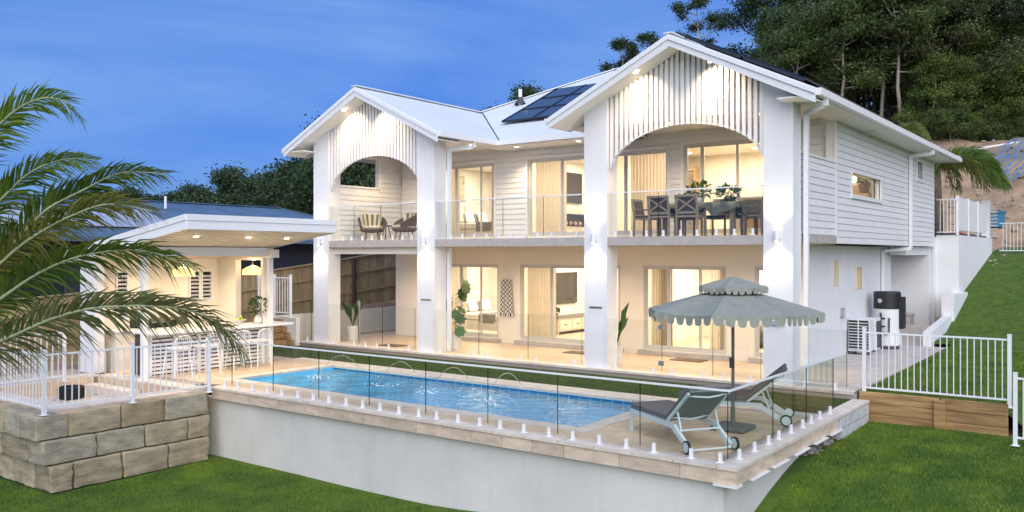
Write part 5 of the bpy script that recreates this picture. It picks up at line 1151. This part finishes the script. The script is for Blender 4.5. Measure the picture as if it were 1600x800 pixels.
for i in range(8):
    a = R(10)+i*math.pi/4; q = MB(); q.bar((ux+.05*math.cos(a), uy+.05*math.sin(a), 1.98), (ux+1.29*math.cos(a), uy+1.29*math.sin(a), 1.685), .014, .018); q.build('rib', 'umbrella_pole', um); q = MB(); q.bar((ux+.03*math.cos(a), uy+.03*math.sin(a), 1.62), (ux+.62*math.cos(a), uy+.62*math.sin(a), 1.87), .01, .014); q.build('strut', 'umbrella_pole', um)
# ------------------------------------------------------------------ balcony furniture
FB = 2.93
def tub_chair():
    t = thing('tub_chair', (0, 0, 0), 'x', 'armchair', 'rattan tub chairs on the left balcony'); ORG[t.name] = Vector((0, 0, 0))
    q = MB(); N = 20
    for i in range(N+1):
        a = R(55+250*i/N); h = .40+.36*math.sin(math.pi*i/N)**.7; rr_ = .36; q.v += [(rr_*.86*math.cos(a), rr_*.86*math.sin(a), .30), (rr_*1.02*math.cos(a), rr_*1.02*math.sin(a), .30+(h-.3)*.5), (rr_*1.12*math.cos(a), rr_*1.12*math.sin(a), h)]
    for i in range(N):
        for j in range(2): q.f.append((i*3+j, i*3+3+j, i*3+4+j, i*3+1+j)); q.m.append(0)
    q.build('rattan_shell', 'rattan', t, recalc=False, smooth=True)
    q = MB(); q.tube([(.40*math.cos(R(55+250*i/N)), .40*math.sin(R(55+250*i/N)), .41+.36*math.sin(math.pi*i/N)**.7) for i in range(N+1)], .02, 6); q.build('rim', 'rattan', t, smooth=True)
    q = MB(); q.lathe([(0, .24), (.30, .26), (.37, .33), (.36, .36), (0, .36)], (0, 0, 0), 20); q.build('seat_shell', 'rattan', t); q = MB(); q.lathe([(0, .36), (.33, .36), (.35, .40), (.32, .44), (0, .45)], (0, 0, 0), 20); q.build('seat_cushion', 'stripe_cream', t)
    bc = None
    for i in range(9):
        a = R(120+15*i); a2 = R(120+15*i+14.6); q = MB(); f = lambda r, A, z: (r*math.cos(A), r*math.sin(A), z)
        pts0 = [f(.24, a, .45), f(.31, a, .45), f(.38, a, .78), f(.32, a, .80)]; pts1 = [f(.24, a2, .45), f(.31, a2, .45), f(.38, a2, .78), f(.32, a2, .80)]
        q.v += pts0+pts1; q.f += [(0, 1, 2, 3), (7, 6, 5, 4), (0, 4, 5, 1), (1, 5, 6, 2), (2, 6, 7, 3), (3, 7, 4, 0)]; q.m += [0]*6; q.build('back_cushion_stripe', ('stripe_cream', 'stripe_olive')[i % 2], t)
    for a in (45, 135, 225, 315): q = MB(); q.tube([(.24*math.cos(R(a)), .24*math.sin(R(a)), .28), (.31*math.cos(R(a)), .31*math.sin(R(a)), 0)], [.018, .013], 6); q.build('leg', 'white_metal' if a in (225,) else 'rattan', t)
    return t
c0 = tub_chair(); c1_ = copytree(c0); place(c0, (-18.35, 1.15, FB), R(-38), 'left of the two rattan tub chairs with striped cushions'); place(c1_, (-17.05, 1.15, FB), R(243), 'right of the two rattan tub chairs, turned toward the left one')
st_ = thing('side_table', (-17.72, 1.1, FB), 'small dark wooden table between the two tub chairs', 'side table')
q = MB(); q.lathe([(0, .42), (.17, .42), (.17, .45), (0, .45)], (-17.72, 1.1, FB), 18); q.build('table_top', 'rattan', st_)
for i in range(3): a = i*2.09+.4; q = MB(); q.tube([(-17.72+.06*math.cos(a), 1.1+.06*math.sin(a), FB+.42), (-17.72+.17*math.cos(a), 1.1+.17*math.sin(a), FB)], .016, 6); q.build('leg', 'rattan', st_)
q = MB(); q.lathe([(0, 0), (.035, 0), (.04, .09), (0, .09)], (-17.68, 1.05, FB+.452), 10); tag(q.build('candle_jar', 'rattan'), 'small dark jar on the balcony side table', 'jar')
def din_chair():
    t = thing('dining_chair', (0, 0, 0), 'x', 'dining chair', 'grey cross back chairs around the balcony table'); ORG[t.name] = Vector((0, 0, 0)); w = .24
    for s in (-1, 1):
        q = MB(); q.bar((s*w, -.22, 0), (s*w, -.20, .48), .04, .04); q.bar((s*w, -.20, .48), (s*w, -.27, .90), .04, .035); q.build('leg', 'grey_wood', t)
        q = MB(); q.bar((s*w, .22, 0), (s*w, .22, .45), .04, .04); q.build('leg', 'grey_wood', t); q = MB(); q.bar((s*w, -.22, .66), (s*w, .20, .64), .045, .025); q.bar((s*w, .2, .45), (s*w, .2, .64), .03, .03); q.build('armrest', 'grey_wood', t)
    for z in (.52, .88): y = -.20-.07*(z-.48)/.42; q = MB(); q.bar((-w, y, z), (w, y, z), .03, .05); q.build('back_rail', 'grey_wood', t)
    for s in (-1, 1): q = MB(); q.bar((-w*s, -.212, .54), (w*s, -.262, .86), .022, .035); q.build('cross_bar', 'grey_wood', t)
    q = MB(); q.slab([(-w+.03, -.195, .555), (w-.03, -.195, .555), (w-.03, -.245, .86), (-w+.03, -.245, .86)], .012); q.build('back_panel', 'charcoal_fabric', t)
    box('seat', -w, w, -.22, .22, .42, .46, 'grey_wood', t); box('seat_cushion', -w+.01, w-.01, -.2, .21, .462, .51, 'charcoal_fabric', t, bevel=.012)
    return t
CH = ((-8.72, .72, 0, 'cross back dining chair with its back to the pool, left of two'), (-8.05, .72, 0, 'cross back dining chair with its back to the pool, right of two'), (-9.45, 1.35, -90, 'dining chair at the left end of the balcony table'), (-6.72, 1.25, 78, 'dining chair at the right end of the balcony table'),
      (-8.75, 2.1, 180, 'dining chair on the far side of the table, left'), (-8.0, 2.1, 180, 'dining chair on the far side of the table, centre'), (-7.3, 2.1, 180, 'dining chair on the far side of the table, right'))
ch0 = din_chair()
for i, (x, y, a, lb) in enumerate(CH): c = ch0 if i == 0 else None; c = c or copytree(ch0); place(c, (x, y, FB), R(a), lb)
dt_ = thing('dining_table', (-8, 1.4, FB), 'grey wooden outdoor dining table on the right balcony', 'table'); box('table_top', -9.1, -7.0, .95, 1.85, FB+.70, FB+.74, 'grey_wood', dt_)
for x in (-8.85, -7.25):
    for y in (1.08, 1.72): box('leg', x-.05, x+.05, y-.05, y+.05, FB, FB+.70, 'grey_wood', dt_)
b = MB(); NX = 26; tx0, tx1, ty0, ty1 = -8.95, -7.0, .90, 1.90; zt_ = FB+.748
for i in range(NX+1):
    x = tx0+(tx1-tx0)*i/NX; h = .10+.10*abs(math.sin(i*.62))+.14*max(0, 1-abs(i-19)/4); b.v += [(x, ty0-.03+.02*math.sin(i*1.3), zt_-h), (x, ty0, zt_), (x, ty1, zt_), (x, ty1+.03, zt_-h)]
for i in range(NX):
    for j in range(3): b.f.append((i*4+j, i*4+4+j, i*4+5+j, i*4+1+j)); b.m.append(0)
for x, sx in ((tx0, -1), (tx1, 1)):
    k = len(b.v)
    for j in range(9): y = ty0+(ty1-ty0)*j/8; b.v += [(x, y, zt_), (x+sx*(.05+.04*math.sin(j*1.7)), y, zt_-.24-.1*abs(math.sin(j)))]
    for j in range(8): b.f.append((k+2*j, k+2*j+2, k+2*j+3, k+2*j+1)); b.m.append(0)
tag(b.build('tablecloth', 'table_cloth', recalc=False, smooth=True), 'sage green cloth draped over the balcony dining table', 'tablecloth')
for (x, y, r_, zc, n, sd, lb) in ((-8.15, 1.35, .26, .30, 170, 1, 'leafy green arrangement in a pale jug at the middle of the balcony table'), (-7.45, 1.3, .24, .20, 200, 2, 'bushy potted fern at the right end of the balcony table'), (-8.55, 1.5, .12, .12, 60, 3, 'small tuft of greenery at the left of the balcony table')):
    t = thing('table_plant', (x, y, zt_), lb, 'plant'); q = MB(); q.lathe([(0, 0), (.06, 0), (.09, .07), (.06, .14), (.05, .14)], (x, y, zt_+.002), 14); q.build('pot', 'pot_white' if sd == 1 else 'dark_grey', t); leafy(t, (x, y, zt_+zc), r_, r_*.6, n, .12, seed=sd, asp=.25)
# ------------------------------------------------------------------ patio plants, towel, doormats
def potplant(x, y, h, lb, kind, z=0, potc='pot_white'):
    t = thing('potted_plant', (x, y, z), lb, 'potted plant'); q = MB(); q.lathe([(0, 0), (.13, 0), (.17, .42), (.15, .42), (.14, .38), (0, .38)], (x, y, z+.002), 20); q.build('pot', potc, t); r = random.Random(int(h*100))
    if kind == 'monstera':
        for i in range(12):
            a = r.uniform(0, 6.28); zz = z+.5+(h-.5)*i/12; e = Vector((x+math.cos(a)*r.uniform(.12, .3), y+math.sin(a)*r.uniform(.12, .3), zz)); q = MB(); q.tube([(x, y, max(z+.4, zz-.3)), e], .008, 4); q.build('stem', 'plant_leaf', t)
            b = MB(); n = Vector((math.cos(a)*.6+.3, math.sin(a)*.6-.5, .5)).normalized(); u_ = n.cross(Vector((0, 0, 1))).normalized(); w = n.cross(u_); pts = []
            for k in range(16): th = 2*math.pi*k/16; rr_ = .15*(1 if k % 2 == 0 else .72)*(1.15-.2*math.cos(th)); pts.append(e+u_*math.cos(th)*rr_+w*math.sin(th)*rr_)
            b.face(pts); b.build('leaf', 'plant_leaf', t, recalc=False)
    else:
        for i in range(9):
            a = i*.7+r.uniform(-.3, .3); L = (h-.5)*r.uniform(.6, 1); d = Vector((math.cos(a)*.32, math.sin(a)*.32, 1)).normalized(); o = Vector((x, y, z+.4)); s = d.cross(Vector((math.sin(a), -math.cos(a), .2))).normalized()*.085; b = MB()
            b.face([o, o+d*L*.5+s*.3, o+d*L*.75+s, o+d*L+Vector((math.cos(a)*.1, math.sin(a)*.1, 0)), o+d*L*.75-s, o+d*L*.5-s*.3]); b.build('leaf', 'plant_leaf', t, recalc=False)
potplant(-14.9, .85, 1.85, 'tall split leaf plant in a white pot beside the second pillar', 'monstera'); potplant(-18.95, .95, 1.5, 'upright broad leaf plant in a pot behind the first pillar', 'bird'); potplant(-9.92, .72, 1.65, 'dark green plant half hidden behind the third pillar', 'bird')
tw_ = thing('hanging_towel', (-14.72, 2.9, 1.5), 'black and white zigzag patterned throw hung on the wall between doors', 'towel')
def towel():
    NXx, NZ = 12, 16; x0, x1, z0, z1 = -15.02, -14.50, .82, 1.82
    P = lambda i, j: (x0+(x1-x0)*(i/NXx)*(.72+.28*(1-j/NZ))+.06*(j/NZ), 2.94-.02*math.sin(i*1.6), z0+(z1-z0)*j/NZ-(.06 if j == 0 and i % 2 else 0))
    for cl, m in ((0, 'black_fabric'), (1, 'white_fabric')):
        b = MB()
        for i in range(NXx):
            for j in range(NZ):
                if ((j+abs((i % 6)-3))//1) % 2 == cl: b.face([P(i, j), P(i+1, j), P(i+1, j+1), P(i, j+1)])
        b.build('zigzag_stripe', m, tw_, recalc=False)
towel(); box('towel_hook', -14.85, -14.72, 2.93, 2.998, 1.80, 1.84, 'chrome', tw_)
for (x0, x1, y0, lb) in ((-12.2, -11.4, 1.95, 'brown doormat outside the television room doors'), (-17.3, -16.6, .35, 'small brown mat near the glass gate on the patio'), (-9.3, -8.5, 2.2, 'brown doormat at the lounge doors behind the umbrella')): tag(box('doormat', x0, x1, y0, y0+.45, .004, .022, 'mat_brown', None), lb, 'doormat')
# ------------------------------------------------------------------ inside the rooms
def bed(x0, x1, y0, y1, z, lb):
    t = thing('bed', ((x0+x1)/2, (y0+y1)/2, z), lb, 'bed'); box('base', x0, x1, y0, y1, z, z+.28, 'linen', t); box('mattress', x0+.02, x1, y0+.02, y1-.02, z+.282, z+.5, 'linen', t, bevel=.04); box('headboard', x0-.09, x0-.005, y0-.1, y1+.1, z, z+1.15, 'linen', t, bevel=.03)
    box('throw', x1-.75, x1-.1, y0-.015, y1+.015, z+.2, z+.525, 'throw_grey', t, bevel=.03)
    for k in range(4): yy = y0+.28+k*(y1-y0-.56)/3; h = (.44, .40, .34, .42)[k]; o = box('pillow', x0+.05+.16*(k % 2), x0+.19+.16*(k % 2), yy-.24, yy+.24, z+.50, z+.50+h, ('linen', 'white_fabric', 'throw_grey', 'white_fabric')[k], t, bevel=.055); o.rotation_euler = (0, R(-18), R((-8, 10, -14, 6)[k]))
bed(-18.4, -16.6, 4.9, 6.5, .125, 'bed with pillows and grey throw behind the left ground floor doors'); bed(-18.3, -16.5, 4.6, 6.2, 3.05, 'upholstered bed with cushions behind the upper left doors')
def picture(x, y0, y1, z0, z1, lb, g=None):
    t = thing('framed_picture', (x, (y0+y1)/2, (z0+z1)/2), lb, 'picture', g); box('frame', x, x+.02, y0, y1, z0, z1, 'timber_frame', t); box('print', x+.021, x+.024, y0+.03, y1-.03, z0+.03, z1-.03, 'picture', t)
picture(-18.89, 5.0, 5.5, 1.35, 2.1, 'left of two botanical prints over the ground floor bed'); picture(-18.89, 5.65, 6.15, 1.35, 2.1, 'right of two botanical prints over the ground floor bed'); picture(-18.89, 5.3, 6.0, 4.35, 5.2, 'framed print above the bed in the upper left room')
def tv(x, y0, y1, z0, z1, lb): t = thing('television', (x, (y0+y1)/2, z0), lb, 'television'); box('screen', x+.03, x+.06, y0, y1, z0, z1, 'tv_screen', t); box('bracket', x, x+.029, y0+.4, y1-.4, z0+.2, z1-.2, 'dark_grey', t)
tv(-14.69, 4.9, 6.5, 1.02, 1.98, 'large television on the wall of the ground floor room'); tv(-14.64, 5.0, 6.7, 4.15, 5.1, 'wall television above the fireplace in the upper middle room')
cs = thing('console_table', (-14.4, 5.8, .125), 'low white television console with three drawers on timber floor', 'console'); box('carcass', -14.68, -14.22, 4.8, 6.9, .22, .62, 'sideboard', cs); box('console_top', -14.69, -14.18, 4.75, 6.95, .622, .66, 'throw_grey', cs)
for i in range(3): dr = box('drawer', -14.218, -14.2, 4.86+i*.68, 4.86+i*.68+.62, .27, .56, 'sideboard', cs); box('handle', -14.198, -14.18, 5.1+i*.68, 5.24+i*.68, .41, .43, 'black_plastic', dr)
for y in (4.82, 6.8): box('foot', -14.66, -14.25, y, y+.06, .125, .22, 'sideboard', cs)
for (x, y, z, s, lb) in ((-14.45, 4.95, .66, .13, 'small potted plant at the left end of the television console'), (-16.9, 7.0, .9, .3, 'leafy houseplant in the ground floor bedroom')):
    t = thing('houseplant', (x, y, z), lb, 'plant'); q = MB(); q.lathe([(0, 0), (s*.4, 0), (s*.5, s*.6), (0, s*.6)], (x, y, z+.002), 12); q.build('pot', 'pot_white', t); leafy(t, (x, y, z+s*1.2), s, s*.7, 90, s*.7, seed=3)
fp = thing('fireplace', (-14.6, 5.9, 3.5), 'long linear fireplace niche under the upper television', 'fireplace'); box('surround', -14.645, -14.5, 4.9, 6.8, 3.06, 4.0, 'linen', fp); box('firebox', -14.498, -14.48, 5.0, 6.7, 3.42, 3.80, 'black_plastic', fp)
for i in range(5): q = MB(); q.sphere((-14.46, 5.3+i*.27, 3.50), .07, 8, 6); q.build('ember_stone', 'rock', fp)
ot = thing('ottoman', (-7.9, 5.2, .125), 'quilted beige ottoman seen through the doors behind the umbrella', 'ottoman'); q = MB(); q.sphere((-8.3, 5.4, .50), .62, 18, 10, sq=(1.35, .9, .62)); q.build('cushioned_body', 'throw_grey', ot, smooth=True); q = MB(); q.lathe([(.45, 0), (.5, .04), (.45, .1)], (-8.3, 5.4, .13), 18); q.build('plinth', 'rattan', ot)
sf = thing('sofa', (-10.0, 5, .125), 'pale sofa corner in the ground floor lounge', 'sofa'); box('seat', -9.2+2.0, -6.6, 5.0, 6.6, .13, .55, 'linen', sf, bevel=.05); box('backrest', -6.95, -6.6, 5.0, 6.6, .552, 1.0, 'linen', sf, bevel=.05)
ut = thing('kitchen_bench', (-7, 5, 3.05), 'kitchen bench seen through the side window with globe lamp', 'kitchen bench'); box('cabinet', -8.6, -7.2, 4.2, 6.6, 3.06, 3.95, 'timber_frame', ut); box('bench_top', -8.65, -7.15, 4.15, 6.65, 3.952, 3.99, 'sideboard', ut)
q = MB(); q.sphere((-6.28, 6.75, 4.52), .11, 14, 10); tag(q.build('globe_lamp', 'bulb_soft', smooth=True), 'glowing round lamp seen through the small side window', 'lamp')
t = thing('houseplant', (-5.98, 6.7, 4.1), 'dark green plant standing inside the side window', 'plant'); q = MB(); q.lathe([(0, 0), (.10, 0), (.16, .25), (0, .25)], (-5.98, 6.7, 4.12), 14); q.build('pot', 'charcoal_fabric', t); leafy(t, (-5.98, 6.7, 4.52), .13, .17, 110, .12, seed=8); box('stand', -6.45, -5.85, 6.5, 7.0, 3.06, 4.115, 'timber_frame', t)
dp = thing('wall_cabinet', (-6.6, 7.1, 4.2), 'brown timber wall cabinet seen through the small side window', 'cabinet'); box('cabinet_body', -6.9, -6.05, 6.95, 7.19, 4.62, 5.1, 'timber_frame', dp); box('lower_cabinet', -6.9, -6.1, 6.95, 7.19, 3.9, 4.36, 'timber_frame', dp)
sh_ = thing('bookshelf', (-11.3, 6.9, 3.05), 'shelving with dark ornaments at the left of the upper right room', 'shelf')
for k in range(5): box('shelf', -11.55, -10.7, 6.6, 6.95, 3.3+k*.42, 3.34+k*.42, 'timber_frame', sh_)
for x in (-11.58, -10.7): box('upright', x, x+.03, 6.6, 6.95, 3.06, 5.1, 'timber_frame', sh_)
for k, x in enumerate((-11.4, -11.1, -10.9)):
    q = MB(); q.lathe([(0, 0), (.07, 0), (.09, .1), (.03, .2), (0, .2)], (x, 6.75, 3.345+.42*k), 10); tag(q.build('vase', ('charcoal_fabric', 'terracotta', 'pot_white')[k]), ('dark vase on the lowest shelf of the upper bookshelf', 'terracotta vase on the second shelf of the upper bookshelf', 'white vase on the third shelf of the upper bookshelf')[k], 'vase')
